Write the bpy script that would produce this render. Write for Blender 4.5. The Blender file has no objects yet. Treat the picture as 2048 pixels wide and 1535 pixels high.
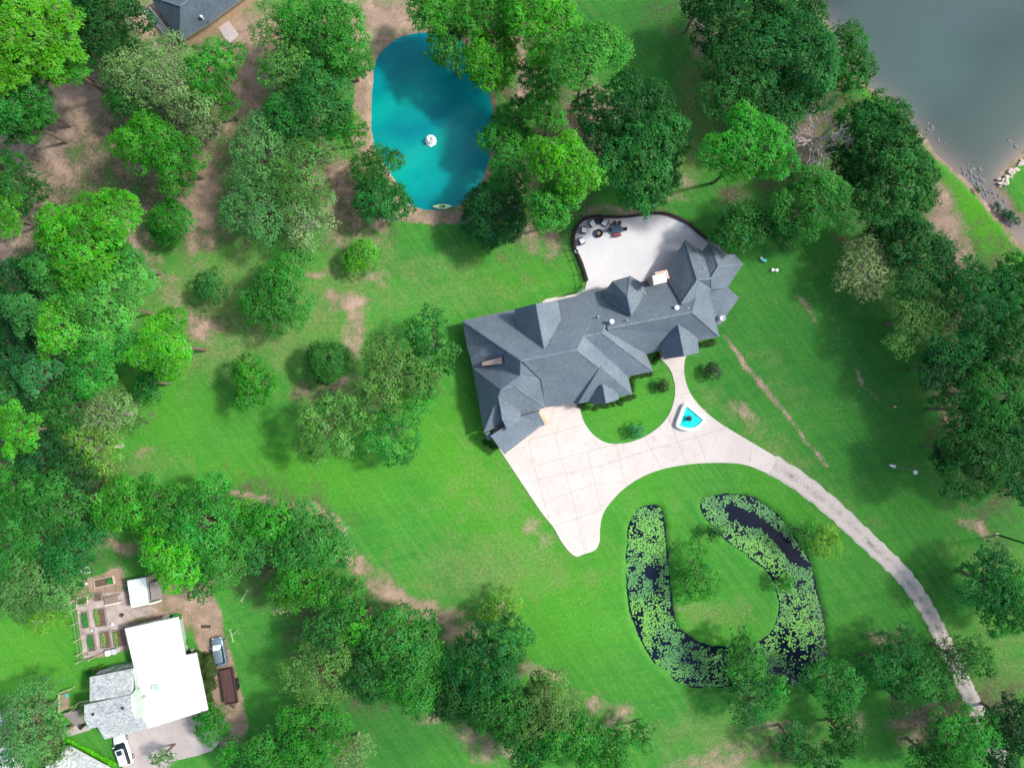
import bpy, math, random
import numpy as np
from mathutils import Vector, Matrix
R = math.radians
sc = bpy.context.scene
# ------------------------------------------------------------------ camera
CAMH = 106.0
F = 1378.0
cam_d = bpy.data.cameras.new("camera")
cam = bpy.data.objects.new("camera", cam_d)
sc.collection.objects.link(cam)
cam.location = (0, 0, CAMH)
cam.rotation_euler = (0, 0, 0)
cam_d.sensor_width = 36.0
cam_d.lens = 36.0 * F / 2048.0
cam_d.clip_start = 1.0
cam_d.clip_end = 5000.0
sc.camera = cam
# ------------------------------------------------------------------ light
SUN_EL, SUN_AZ = 48.0, 12.0          # azimuth counted from +X towards +Y
world = bpy.data.worlds.new("World")
sc.world = world
world.use_nodes = True
wn, wl = world.node_tree.nodes, world.node_tree.links
wn.clear()
wo = wn.new('ShaderNodeOutputWorld'); bg = wn.new('ShaderNodeBackground')
sky = wn.new('ShaderNodeTexSky'); sky.sky_type = 'NISHITA'; sky.sun_disc = False
sky.sun_elevation = R(SUN_EL); sky.sun_rotation = R(90 - SUN_AZ)
sky.air_density = 1.0; sky.dust_density = 3.0; sky.ozone_density = 1.5
tcw = wn.new('ShaderNodeTexCoord'); mpw = wn.new('ShaderNodeMapping')
mpw.inputs['Scale'].default_value = (1, 1, 1.6); mpw.inputs['Location'].default_value = (1.3, 0.13, 0.48)
nzw = wn.new('ShaderNodeTexNoise'); nzw.inputs['Scale'].default_value = 3.4; nzw.inputs['Detail'].default_value = 6
nzw.inputs['Roughness'].default_value = 0.5; nzw.inputs['Distortion'].default_value = 0.3
rpw = wn.new('ShaderNodeValToRGB'); rpw.color_ramp.elements[0].position = 0.52; rpw.color_ramp.elements[1].position = 0.60
mxw = wn.new('ShaderNodeMix'); mxw.data_type = 'RGBA'
mxw.inputs['B'].default_value = (19, 19.8, 20.6, 1)     # sunlit cumulus in the sky
wl.new(tcw.outputs['Generated'], mpw.inputs['Vector']); wl.new(mpw.outputs[0], nzw.inputs['Vector'])
dtw = wn.new('ShaderNodeVectorMath'); dtw.operation = 'DOT_PRODUCT'; dtw.inputs[1].default_value = (0.425, 0.42, 0.803)
mrw = wn.new('ShaderNodeMapRange'); mrw.inputs['From Min'].default_value = 0.990; mrw.inputs['From Max'].default_value = 1.0; mrw.inputs['To Min'].default_value = -0.09; mrw.inputs['To Max'].default_value = 0.10
adw = wn.new('ShaderNodeMath'); adw.operation = 'ADD'     # one larger cloud bank over the lake side
wl.new(tcw.outputs['Generated'], dtw.inputs[0]); wl.new(dtw.outputs['Value'], mrw.inputs['Value'])
wl.new(nzw.outputs['Fac'], adw.inputs[0]); wl.new(mrw.outputs[0], adw.inputs[1]); wl.new(adw.outputs[0], rpw.inputs['Fac']); wl.new(rpw.outputs['Color'], mxw.inputs['Factor'])
wl.new(sky.outputs[0], mxw.inputs['A']); wl.new(mxw.outputs['Result'], bg.inputs['Color'])
bg.inputs['Strength'].default_value = 0.15
wl.new(bg.outputs[0], wo.inputs['Surface'])
sl = bpy.data.lights.new("sun", 'SUN'); sl.energy = 3.7; sl.angle = R(5.0); sl.color = (1.0, 0.955, 0.88)
sun = bpy.data.objects.new("sun", sl); sc.collection.objects.link(sun)
sd = Vector((math.cos(R(SUN_EL)) * math.cos(R(SUN_AZ)), math.cos(R(SUN_EL)) * math.sin(R(SUN_AZ)), math.sin(R(SUN_EL))))
sun.rotation_euler = sd.to_track_quat('Z', 'Y').to_euler()
sc.view_settings.view_transform = 'Standard'
sc.view_settings.look = 'None'
sc.view_settings.exposure = 0.45
sc.view_settings.gamma = 1.0
# unseen, lumpy, half transparent clouds added above the drone to dim parts of the lot
def shade_cloud(cx, cy, rx, ry, seed, dens):
    v, f = [], []; rs = random.Random(seed); nu, nv = 40, 14; ph = [rs.uniform(0, 6.28) for _ in range(6)]
    gx, gy = (cx - 1024) * 106 / 1378, (767.5 - cy) * 106 / 1378; rx, ry = rx * 106 / 1378, ry * 106 / 1378
    ox, oy = gx + sd.x / sd.z * 320, gy + sd.y / sd.z * 320
    for j in range(nv + 1):
        p = math.pi * j / nv
        for i in range(nu):
            t = 2 * math.pi * i / nu; k = 1 + .16 * math.sin(3 * t + ph[0]) + .12 * math.sin(5 * t + ph[1]) + .08 * math.sin(9 * t + ph[2]) + .05 * math.sin(13 * t + ph[3])
            r = math.sin(p) * k; v.append((ox + rx * r * math.cos(t), oy + ry * r * math.sin(t), 320 + 14 * math.cos(p) * (1 + .3 * math.sin(4 * t + ph[4] + 2 * p)) + (3 * math.sin(7 * t + 5 * p))))
    for j in range(nv):
        for i in range(nu): f.append((j * nu + i, (j + 1) * nu + i, (j + 1) * nu + (i + 1) % nu, j * nu + (i + 1) % nu))
    me = bpy.data.meshes.new('shade_cloud'); me.from_pydata(v, [], f); me.polygons.foreach_set('use_smooth', [True] * len(f))
    m = bpy.data.materials.new('shade_cloud_veil'); m.use_nodes = True; n, l = m.node_tree.nodes, m.node_tree.links; n.clear()
    o = n.new('ShaderNodeOutputMaterial'); a = n.new('ShaderNodeBsdfTransparent'); b = n.new('ShaderNodeBsdfTranslucent'); b.inputs['Color'].default_value = (.9, .9, .9, 1)
    x = n.new('ShaderNodeMixShader'); x.inputs[0].default_value = dens; l.new(a.outputs[0], x.inputs[1]); l.new(b.outputs[0], x.inputs[2]); l.new(x.outputs[0], o.inputs['Surface'])
    me.materials.append(m); ob = bpy.data.objects.new('shade_cloud', me); sc.collection.objects.link(ob); ob['kind'] = 'structure'
shade_cloud(1850, 800, 330, 430, 1, .38)
shade_cloud(1520, 90, 480, 200, 2, .32)
shade_cloud(1850, 1480, 420, 170, 3, .30)
shade_cloud(250, 330, 330, 200, 4, .18)
shade_cloud(700, 1480, 380, 110, 5, .24)
sc.cycles.max_bounces = 6; sc.cycles.diffuse_bounces = 3; sc.cycles.transmission_bounces = 3
sc.cycles.transparent_max_bounces = 6; sc.cycles.glossy_bounces = 3
sc.cycles.caustics_reflective = False; sc.cycles.caustics_refractive = False

# ------------------------------------------------------------------ helpers
def at(px, py, z=0.0):
    k = (CAMH - z) / F
    return ((px - 1024.0) * k, (767.5 - py) * k, z)
def at2(px, py, z=0.0):
    p = at(px, py, z); return (p[0], p[1])
def P2(pts, z=0.0): return [at2(a, b, z) for a, b in pts]
rng = np.random.default_rng(7)
random.seed(7)

def tag(o, label=None, cat=None, group=None, kind=None):
    if label: o["label"] = label
    if cat: o["category"] = cat
    if group: o["group"] = group
    if kind: o["kind"] = kind
    return o
def empty(name, loc, rz=0.0):
    o = bpy.data.objects.new(name, None); o.empty_display_size = 0.5
    sc.collection.objects.link(o); o.location = loc; o.rotation_euler = (0, 0, rz)
    return o
def link(name, me, parent=None, local=False):
    o = bpy.data.objects.new(name, me); sc.collection.objects.link(o)
    if parent is not None:
        o.parent = parent
        if not local:
            r = parent
            while r.parent is not None: r = r.parent
            if parent.type == 'EMPTY':
                o.matrix_parent_inverse = Matrix.Translation(-Vector(parent.location))
    return o
def copy_tree(o, parent=None):
    c = o.copy(); sc.collection.objects.link(c); c.parent = parent
    if parent is not None: c.matrix_parent_inverse = o.matrix_parent_inverse.copy()
    for ch in list(o.children): copy_tree(ch, c)
    return c

class MB:
    def __init__(s): s.v = []; s.f = []
    def add(s, v, f):
        n = len(s.v); s.v += [tuple(p) for p in v]; s.f += [tuple(i + n for i in q) for q in f]; return s
    def prism(s, pts, z0, z1, inset=0.0):
        n = len(pts)
        if inset:
            top = inset_poly(pts, inset)
        else: top = pts
        v = [(x, y, z0) for x, y in pts] + [(x, y, z1) for x, y in top]
        f = [tuple(range(2 * n - 1, n - 1, -1))[::-1], tuple(range(n))[::-1]]
        for i in range(n):
            j = (i + 1) % n; f.append((i, j, n + j, n + i))
        if area(pts) < 0: f = [q[::-1] for q in f]
        return s.add(v, f)
    def box(s, cx, cy, z0, w, d, h, rz=0.0, bev=0.0):
        c, q = math.cos(rz), math.sin(rz)
        if bev > 0:
            b = bev; hw, hd = w / 2, d / 2
            P = [(-hw + b, -hd), (hw - b, -hd), (hw, -hd + b), (hw, hd - b), (hw - b, hd), (-hw + b, hd), (-hw, hd - b), (-hw, -hd + b)]
        else:
            P = [(-w / 2, -d / 2), (w / 2, -d / 2), (w / 2, d / 2), (-w / 2, d / 2)]
        return s.prism([(cx + x * c - y * q, cy + x * q + y * c) for x, y in P], z0, z0 + h)
    def beam(s, p, q, w, h):
        p, q = Vector(p), Vector(q); d = (q - p)
        if d.length < 1e-6: return s
        d.normalize(); up = Vector((0, 0, 1)) if abs(d.z) < 0.95 else Vector((1, 0, 0))
        a = d.cross(up).normalized() * (w / 2); b = a.cross(d).normalized() * (h / 2)
        v = [p - a - b, p + a - b, p + a + b, p - a + b, q - a - b, q + a - b, q + a + b, q - a + b]
        return s.add(v, [(0, 3, 2, 1), (4, 5, 6, 7), (0, 1, 5, 4), (1, 2, 6, 5), (2, 3, 7, 6), (3, 0, 4, 7)])
    def tube(s, p, q, r0, r1=None, n=8, cap=True):
        if r1 is None: r1 = r0
        p, q = Vector(p), Vector(q); d = (q - p).normalized()
        up = Vector((0, 0, 1)) if abs(d.z) < 0.9 else Vector((1, 0, 0))
        a = d.cross(up).normalized(); b = a.cross(d).normalized()
        v = []
        for c, r in ((p, r0), (q, r1)):
            for i in range(n):
                t = 2 * math.pi * i / n; v.append(c + a * (math.cos(t) * r) + b * (math.sin(t) * r))
        f = [(i, (i + 1) % n, n + (i + 1) % n, n + i) for i in range(n)]
        if cap: f += [tuple(range(n))[::-1], tuple(range(n, 2 * n))]
        f = [q2[::-1] for q2 in f]
        return s.add(v, f)
    def lathe(s, cx, cy, prof, n=20):
        v = []; m = len(prof)
        for r, z in prof:
            for i in range(n):
                t = 2 * math.pi * i / n; v.append((cx + r * math.cos(t), cy + r * math.sin(t), z))
        f = []
        for k in range(m - 1):
            for i in range(n):
                j = (i + 1) % n; f.append((k * n + i, k * n + j, (k + 1) * n + j, (k + 1) * n + i))
        f.append(tuple(range((m - 1) * n, m * n))); f.append(tuple(range(n))[::-1])
        return s.add(v, f)
    def loft(s, rings, caps=True):
        n = len(rings[0]); v = [p for r in rings for p in r]; f = []
        for k in range(len(rings) - 1):
            for i in range(n):
                j = (i + 1) % n; f.append((k * n + i, k * n + j, (k + 1) * n + j, (k + 1) * n + i))
        if caps: f += [tuple(range(n))[::-1], tuple(range((len(rings) - 1) * n, len(rings) * n))]
        return s.add(v, f)
    def build(s, name, m, parent=None, smooth=False, local=False):
        me = bpy.data.meshes.new(name); me.from_pydata(s.v, [], s.f); me.update()
        if isinstance(m, (list, tuple)):
            for x in m: me.materials.append(x)
        else: me.materials.append(m)
        if smooth: me.polygons.foreach_set('use_smooth', [True] * len(me.polygons))
        return link(name, me, parent, local)
def area(p):
    return 0.5 * sum(p[i][0] * p[(i + 1) % len(p)][1] - p[(i + 1) % len(p)][0] * p[i][1] for i in range(len(p)))
def inset_poly(pts, d):
    n = len(pts); s = 1 if area(pts) > 0 else -1; out = []
    for i in range(n):
        a, b, c = Vector(pts[i - 1]), Vector(pts[i]), Vector(pts[(i + 1) % n])
        e1, e2 = (b - a).normalized(), (c - b).normalized()
        n1, n2 = Vector((-e1.y, e1.x)) * s, Vector((-e2.y, e2.x)) * s
        m = n1 + n2
        if m.length < 1e-4: m = n1
        m.normalize(); k = d / max(0.45, m.dot(n1))
        out.append((b.x + m.x * k, b.y + m.y * k))
    return out
def spline(pts, per=6, closed=True):
    n = len(pts); out = []
    rg = range(n) if closed else range(n - 1)
    for i in rg:
        if closed: p = [pts[(i + k - 1) % n] for k in range(4)]
        else: p = [pts[max(0, min(n - 1, i + k - 1))] for k in range(4)]
        for t in np.linspace(0, 1, per, endpoint=False):
            out.append(tuple(0.5 * (2 * p[1][c] + (p[2][c] - p[0][c]) * t + (2 * p[0][c] - 5 * p[1][c] + 4 * p[2][c] - p[3][c]) * t * t
                       + (3 * p[1][c] - p[0][c] - 3 * p[2][c] + p[3][c]) * t ** 3) for c in range(2)))
    if not closed: out.append(tuple(pts[-1]))
    return out
def _hash(ix, iy, seed):
    h = (ix.astype(np.int64) * 374761393 + iy.astype(np.int64) * 668265263 + seed * 974711) & 0x7fffffff
    h = ((h ^ (h >> 13)) * 1274126177) & 0x7fffffff
    return ((h ^ (h >> 16)) & 0xffff) / 65535.0
def vnoise(x, y, seed=0):
    ix, iy = np.floor(x), np.floor(y); fx, fy = x - ix, y - iy
    fx = fx * fx * (3 - 2 * fx); fy = fy * fy * (3 - 2 * fy)
    a, b, c, d = _hash(ix, iy, seed), _hash(ix + 1, iy, seed), _hash(ix, iy + 1, seed), _hash(ix + 1, iy + 1, seed)
    return (a * (1 - fx) + b * fx) * (1 - fy) + (c * (1 - fx) + d * fx) * fy
def fbm(x, y, seed=0, o=4):
    s = 0; a = 0.5; t = 0
    for k in range(o):
        s = s + a * vnoise(x * 2 ** k, y * 2 ** k, seed + k * 17); t += a; a *= 0.5
    return s / t
def sdf(poly, X, Y):
    """signed distance, negative inside"""
    d = np.full(X.shape, 1e9); ins = np.zeros(X.shape, bool); n = len(poly)
    for i in range(n):
        ax, ay = poly[i]; bx, by = poly[(i + 1) % n]
        ex, ey = bx - ax, by - ay; wx, wy = X - ax, Y - ay
        t = np.clip((wx * ex + wy * ey) / (ex * ex + ey * ey + 1e-12), 0, 1)
        d = np.minimum(d, (wx - ex * t) ** 2 + (wy - ey * t) ** 2)
        c = ((ay > Y) != (by > Y)) & (X < ex * (Y - ay) / ((ey if abs(ey) > 1e-9 else 1e-9)) + ax)
        ins ^= c
    d = np.sqrt(d); return np.where(ins, -d, d)
def sdist(a, b, x): 
    t = np.clip((x - a) / (b - a), 0, 1); return t * t * (3 - 2 * t)

# ------------------------------------------------------------------ materials
def newmat(name):
    m = bpy.data.materials.new(name); m.use_nodes = True
    n, l = m.node_tree.nodes, m.node_tree.links
    b = n['Principled BSDF']
    return m, n, l, b
def mat(name, col, rough=0.6, var=0.15, scale=3.0, metal=0.0, bump=0.0, col2=None, spec=0.4, detail=5, stretch=None, rz=0.0):
    m, n, l, b = newmat(name)
    b.inputs['Roughness'].default_value = rough; b.inputs['Metallic'].default_value = metal
    b.inputs['Specular IOR Level'].default_value = spec
    tc = n.new('ShaderNodeTexCoord'); mp = n.new('ShaderNodeMapping'); geo = n.new('ShaderNodeNewGeometry')
    mp.inputs['Rotation'].default_value = (0, 0, rz)
    if stretch: mp.vector_type = 'TEXTURE'; mp.inputs['Scale'].default_value = stretch
    l.new(geo.outputs['Position'], mp.inputs['Vector'])
    nz = n.new('ShaderNodeTexNoise'); nz.inputs['Scale'].default_value = scale; nz.inputs['Detail'].default_value = detail
    nz.inputs['Roughness'].default_value = 0.65
    l.new(mp.outputs[0], nz.inputs['Vector'])
    mx = n.new('ShaderNodeMix'); mx.data_type = 'RGBA'
    c2 = col2 if col2 else tuple(c * (1 - var * 1.6) for c in col)
    c1 = col if col2 else tuple(min(1, c * (1 + var)) for c in col)
    mx.inputs['A'].default_value = (*c2, 1); mx.inputs['B'].default_value = (*c1, 1)
    rp = n.new('ShaderNodeMapRange'); rp.inputs['From Min'].default_value = 0.32; rp.inputs['From Max'].default_value = 0.68
    l.new(nz.outputs['Fac'], rp.inputs['Value']); l.new(rp.outputs[0], mx.inputs['Factor'])
    l.new(mx.outputs['Result'], b.inputs['Base Color'])
    if bump:
        bp = n.new('ShaderNodeBump'); bp.inputs['Strength'].default_value = bump; bp.inputs['Distance'].default_value = 0.05
        l.new(nz.outputs['Fac'], bp.inputs['Height']); l.new(bp.outputs[0], b.inputs['Normal'])
    return m
def node(n, t, **kw):
    x = n.new(t)
    for k, v in kw.items(): setattr(x, k, v)
    return x
def shingle(name, col, col2, speck=0.25, scale=6.0):
    m, n, l, b = newmat(name)
    b.inputs['Roughness'].default_value = 0.85; b.inputs['Specular IOR Level'].default_value = 0.25
    geo = n.new('ShaderNodeNewGeometry')
    a = n.new('ShaderNodeTexNoise'); a.inputs['Scale'].default_value = 0.35; a.inputs['Detail'].default_value = 5
    c = n.new('ShaderNodeTexVoronoi'); c.inputs['Scale'].default_value = scale; c.feature = 'F1'
    d = n.new('ShaderNodeTexNoise'); d.inputs['Scale'].default_value = scale * 1.1; d.inputs['Detail'].default_value = 3
    for t in (a, c, d): l.new(geo.outputs['Position'], t.inputs['Vector'])
    mx = n.new('ShaderNodeMix'); mx.data_type = 'RGBA'
    mx.inputs['A'].default_value = (*col2, 1); mx.inputs['B'].default_value = (*col, 1)
    rp = n.new('ShaderNodeMapRange'); rp.inputs['From Min'].default_value = 0.35; rp.inputs['From Max'].default_value = 0.65
    l.new(a.outputs['Fac'], rp.inputs['Value']); l.new(rp.outputs[0], mx.inputs['Factor'])
    sp = n.new('ShaderNodeSeparateColor'); l.new(c.outputs['Color'], sp.inputs[0])
    ad = n.new('ShaderNodeMath'); ad.operation = 'ADD'; l.new(sp.outputs[0], ad.inputs[0]); l.new(d.outputs['Fac'], ad.inputs[1])
    mr = n.new('ShaderNodeMapRange'); mr.inputs['From Min'].default_value = 0.3; mr.inputs['From Max'].default_value = 1.7
    mr.inputs['To Min'].default_value = 1 - speck; mr.inputs['To Max'].default_value = 1 + speck
    l.new(ad.outputs[0], mr.inputs['Value'])
    hs = n.new('ShaderNodeHueSaturation'); l.new(mx.outputs['Result'], hs.inputs['Color']); l.new(mr.outputs[0], hs.inputs['Value'])
    l.new(hs.outputs[0], b.inputs['Base Color'])
    bp = n.new('ShaderNodeBump'); bp.inputs['Strength'].default_value = 0.35; bp.inputs['Distance'].default_value = 0.03
    l.new(ad.outputs[0], bp.inputs['Height']); l.new(bp.outputs[0], b.inputs['Normal'])
    return m
def ribbed(name, col, direction, pitch, depth=0.03, rough=0.4, metal=0.0, dirt=(0.5, 0.5, 0.5)):
    m, n, l, b = newmat(name)
    b.inputs['Roughness'].default_value = rough; b.inputs['Metallic'].default_value = metal
    geo = n.new('ShaderNodeNewGeometry'); mp = n.new('ShaderNodeMapping'); mp.inputs['Rotation'].default_value = (0, 0, direction)
    l.new(geo.outputs['Position'], mp.inputs['Vector'])
    w = n.new('ShaderNodeTexWave'); w.bands_direction = 'X'; w.inputs['Scale'].default_value = 0.314 / pitch * 1.0
    l.new(mp.outputs[0], w.inputs['Vector'])
    bp = n.new('ShaderNodeBump'); bp.inputs['Strength'].default_value = 0.6; bp.inputs['Distance'].default_value = depth
    l.new(w.outputs['Fac'], bp.inputs['Height']); l.new(bp.outputs[0], b.inputs['Normal'])
    nz = n.new('ShaderNodeTexNoise'); nz.inputs['Scale'].default_value = 0.6; nz.inputs['Detail'].default_value = 6
    l.new(geo.outputs['Position'], nz.inputs['Vector'])
    mx = n.new('ShaderNodeMix'); mx.data_type = 'RGBA'; mx.inputs['A'].default_value = (*col, 1); mx.inputs['B'].default_value = (*dirt, 1)
    rp = n.new('ShaderNodeMapRange'); rp.inputs['From Min'].default_value = 0.5; rp.inputs['From Max'].default_value = 0.9; rp.inputs['To Max'].default_value = 0.5
    l.new(nz.outputs['Fac'], rp.inputs['Value']); l.new(rp.outputs[0], mx.inputs['Factor'])
    hs = n.new('ShaderNodeHueSaturation'); sm = n.new('ShaderNodeMapRange'); sm.inputs['From Max'].default_value = 0.22; sm.inputs['To Min'].default_value = 0.80
    l.new(w.outputs['Fac'], sm.inputs['Value']); l.new(sm.outputs[0], hs.inputs['Value']); l.new(mx.outputs['Result'], hs.inputs['Color']); l.new(hs.outputs[0], b.inputs['Base Color'])
    return m
M = {}
M['slate'] = shingle('slate_shingles', (0.145, 0.18, 0.215), (0.12, 0.153, 0.188), 0.26, 7.0)
M['slate2'] = shingle('blue_grey_shingles', (0.10, 0.14, 0.17), (0.08, 0.11, 0.14), 0.2, 5.0)
M['greyshingle'] = shingle('pale_grey_shingles', (0.40, 0.43, 0.43), (0.34, 0.375, 0.38), 0.38, 3.6)
M['ridgecap'] = shingle('ridge_cap_shingles', (0.165, 0.20, 0.235), (0.13, 0.16, 0.195), 0.3, 6.0)
M['trim'] = mat('painted_trim', (0.34, 0.36, 0.38), 0.5, 0.08)
M['trimwhite'] = mat('white_trim', (0.75, 0.76, 0.75), 0.5, 0.06)
M['brick'] = mat('tan_brick', (0.42, 0.28, 0.19), 0.85, 0.2, 4.0, bump=0.3)
M['stucco'] = mat('sand_stucco', (0.55, 0.40, 0.27), 0.85, 0.12, 2.0, bump=0.2)
M['pinkstucco'] = mat('pink_stucco', (0.50, 0.36, 0.31), 0.85, 0.1, 2.0)
M['greensiding'] = ribbed('pale_green_siding', (0.40, 0.52, 0.42), 0.0, 0.3, 0.02, 0.6, dirt=(0.33, 0.42, 0.36))
M['greensiding2'] = mat('sage_siding', (0.30, 0.40, 0.34), 0.6, 0.1, 2.0)
M['glass'] = mat('window_glass', (0.03, 0.045, 0.06), 0.08, 0.1, spec=0.8)
M['skyglass'] = mat('skylight_glass', (0.35, 0.5, 0.52), 0.15, 0.1, spec=0.7)
M['whitemetal'] = ribbed('white_metal_roofing', (0.76, 0.77, 0.76), R(-10), 0.45, 0.012, 0.45, dirt=(0.72, 0.74, 0.74))
M['tinroof'] = ribbed('corrugated_tin_roofing', (0.62, 0.68, 0.72), R(-12), 0.28, 0.05, 0.45, 0.0, dirt=(0.45, 0.5, 0.55))
M['steel'] = mat('galvanised_steel', (0.55, 0.57, 0.58), 0.35, 0.1, metal=0.6)
M['whitepaint'] = mat('white_paint', (0.8, 0.8, 0.79), 0.4, 0.05)
M['black'] = mat('black_metal', (0.02, 0.02, 0.025), 0.4, 0.2)
M['darkwall'] = mat('dark_retaining_brick', (0.055, 0.03, 0.032), 0.8, 0.35, 3.0, bump=0.4)
M['wood'] = mat('weathered_wood', (0.30, 0.22, 0.16), 0.85, 0.25, 6.0, bump=0.2)
M['greywood'] = mat('grey_wood', (0.24, 0.22, 0.21), 0.9, 0.25, 6.0, bump=0.2)
M['palewood'] = mat('pale_wood', (0.55, 0.47, 0.36), 0.8, 0.15, 6.0)
M['bark'] = mat('tree_bark', (0.20, 0.15, 0.115), 0.9, 0.3, 8.0, bump=0.5)
M['palebark'] = mat('pale_bark', (0.42, 0.37, 0.33), 0.9, 0.25, 6.0, bump=0.5)
M['deadbark'] = mat('bleached_dead_wood', (0.52, 0.47, 0.44), 0.85, 0.2, 5.0, bump=0.3)
M['cushion'] = mat('white_cushion', (0.66, 0.70, 0.71), 0.9, 0.06, 8.0)
M['wicker'] = mat('dark_wicker', (0.05, 0.045, 0.055), 0.8, 0.3, 20.0)
M['tabletop'] = mat('blue_slate_tabletop', (0.035, 0.075, 0.13), 0.5, 0.15, 5.0)
M['redcloth'] = mat('faded_red_cloth', (0.36, 0.06, 0.08), 0.9, 0.3, 6.0)
M['soil'] = mat('garden_soil', (0.13, 0.085, 0.065), 0.95, 0.35, 6.0, bump=0.5)
M['stone'] = mat('wet_grey_stone', (0.17, 0.18, 0.185), 0.7, 0.3, 4.0, bump=0.4)
M['palestone'] = mat('bleached_stone', (0.55, 0.47, 0.4), 0.9, 0.2, 4.0, bump=0.4)
M['rustdeck'] = mat('rust_brown_deck', (0.085, 0.042, 0.04), 0.7, 0.25, 3.0, stretch=(.5, 6, 1), rz=R(9))
M['tyre'] = mat('black_rubber', (0.02, 0.02, 0.02), 0.8, 0.1)
M['carblue'] = mat('grey_blue_car_paint', (0.17, 0.235, 0.29), 0.28, 0.03, metal=0.35, spec=0.6)
M['carwhite'] = mat('white_car_paint', (0.74, 0.77, 0.78), 0.25, 0.03, spec=0.6)
M['carglass'] = mat('dark_car_glass', (0.015, 0.025, 0.035), 0.08, 0.1, spec=0.9)
M['silverglass'] = mat('bright_windshield_shade', (0.75, 0.85, 0.85), 0.3, 0.05, spec=0.8)
M['lamp'] = mat('lamp_lens', (0.7, 0.7, 0.68), 0.15, 0.05)
M['redlens'] = mat('red_lens', (0.4, 0.02, 0.02), 0.2, 0.05)
M['kayak'] = mat('pale_green_plastic', (0.55, 0.80, 0.45), 0.4, 0.08)
M['darkgreen'] = mat('dark_green_plastic', (0.02, 0.22, 0.06), 0.4, 0.1)
M['teal'] = mat('teal_plastic', (0.05, 0.45, 0.42), 0.4, 0.1)
M['yellow'] = mat('ochre_plastic', (0.5, 0.33, 0.08), 0.6, 0.1)
M['bronze'] = mat('dark_bronze', (0.03, 0.06, 0.08), 0.35, 0.2, metal=0.3)
M['poolrim'] = mat('white_pool_plaster', (0.86, 0.87, 0.85), 0.6, 0.04)
M['pipe'] = mat('grey_pipe', (0.5, 0.53, 0.55), 0.4, 0.1)
# ------------------------------------------------------------------ outlines read from the survey (survey px -> metres)
TEAL = spline([(868, 66), (815, 72), (775, 92), (754, 122), (746, 170), (744, 230), (750, 292), (772, 330), (795, 365), (808, 395), (832, 412), (865, 418), (900, 416), (928, 402), (955, 372), (972, 335), (982, 290), (985, 240), (978, 190), (962, 140), (935, 95), (905, 72)], 4)
HORSE = spline([(1272, 1020), (1300, 1010), (1323, 1018), (1329, 1060), (1334, 1110), (1340, 1165), (1342, 1210), (1352, 1246), (1376, 1272), (1412, 1290), (1455, 1293), (1500, 1290), (1538, 1268), (1556, 1228), (1556, 1190), (1542, 1152), (1512, 1122), (1472, 1095), (1436, 1062), (1408, 1030), (1403, 1000), (1424, 990), (1462, 988), (1500, 993), (1538, 1014), (1572, 1048), (1600, 1092), (1622, 1128), (1630, 1175), (1642, 1215), (1651, 1262), (1652, 1312), (1640, 1350), (1602, 1372), (1560, 1364), (1520, 1368), (1470, 1370), (1410, 1373), (1362, 1368), (1338, 1345), (1308, 1322), (1282, 1276), (1262, 1222), (1253, 1150), (1254, 1085), (1260, 1045)], 3)
LAKE = spline([(1560, -420), (1590, -160), (1625, -20), (1652, 40), (1690, 110), (1738, 172), (1790, 208), (1832, 256), (1876, 308), (1918, 345), (1945, 374), (1962, 388), (1984, 418), (2010, 452), (2040, 484), (2085, 520), (2140, 560), (2160, 545), (2110, 505), (2050, 448), (2020, 418), (1998, 386), (1990, 362), (2004, 340), (2036, 308), (2080, 280), (2200, 250), (2500, 200), (2900, -100), (2700, -500), (2100, -700)], 4)
WZ = -0.35
DRIVE = [(1092, 800), (1150, 790), (1157, 806)] + spline([(1159, 810), (1164, 833), (1173, 852), (1187, 869), (1206, 882), (1228, 887), (1258, 884), (1290, 872), (1318, 853), (1338, 828), (1348, 800), (1350, 775), (1344, 747), (1333, 729), (1318, 715)], 4, False) + [(1318, 700), (1372, 695), (1372, 712)] + \
    spline([(1369, 722), (1368, 740), (1372, 765), (1383, 790), (1405, 817), (1436, 843), (1476, 868), (1515, 891), (1552, 913)], 4, False) + [(1545, 936), (1536, 946)] + \
    spline([(1524, 942), (1500, 932), (1470, 926), (1420, 925), (1370, 929), (1320, 939), (1280, 955), (1245, 979), (1218, 1008), (1205, 1030), (1200, 1056), (1199, 1082), (1190, 1099), (1168, 1107), (1154, 1112), (1140, 1104), (1122, 1081), (1107, 1054), (1083, 1024), (1052, 978), (1024, 936), (1003, 904), (984, 872)], 4, False) + [(1000, 830), (1060, 800)]
GRAV_C = spline([(1543, 928), (1600, 963), (1660, 1011), (1715, 1062), (1762, 1106), (1805, 1148), (1838, 1192), (1862, 1232), (1884, 1275), (1905, 1320), (1930, 1370), (1950, 1412), (1974, 1460), (1998, 1510), (2020, 1560), (2050, 1640)], 6, False)
PATIO = [(1152, 588), (1170, 578), (1174, 562)] + spline([(1170, 552), (1160, 525), (1152, 503), (1148, 484), (1151, 466), (1160, 449), (1176, 438), (1198, 435), (1235, 437), (1270, 434), (1300, 430), (1326, 430), (1350, 437), (1375, 450), (1398, 470), (1418, 484)], 4, False) + [(1420, 500), (1395, 560), (1350, 620), (1225, 640), (1180, 600)]
NDRIVE = [(290, 1452), (415, 1416), (432, 1440), (440, 1482), (424, 1500), (395, 1510), (350, 1520), (320, 1560), (262, 1570), (240, 1520), (236, 1470)]
GARDEN = [(147, 1166), (240, 1134), (250, 1150), (262, 1215), (300, 1210), (324, 1190), (345, 1158), (400, 1165), (432, 1195), (446, 1240), (449, 1285), (432, 1290), (430, 1310), (400, 1300), (380, 1262), (262, 1290), (262, 1300), (168, 1318), (162, 1270), (155, 1215)]
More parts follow.
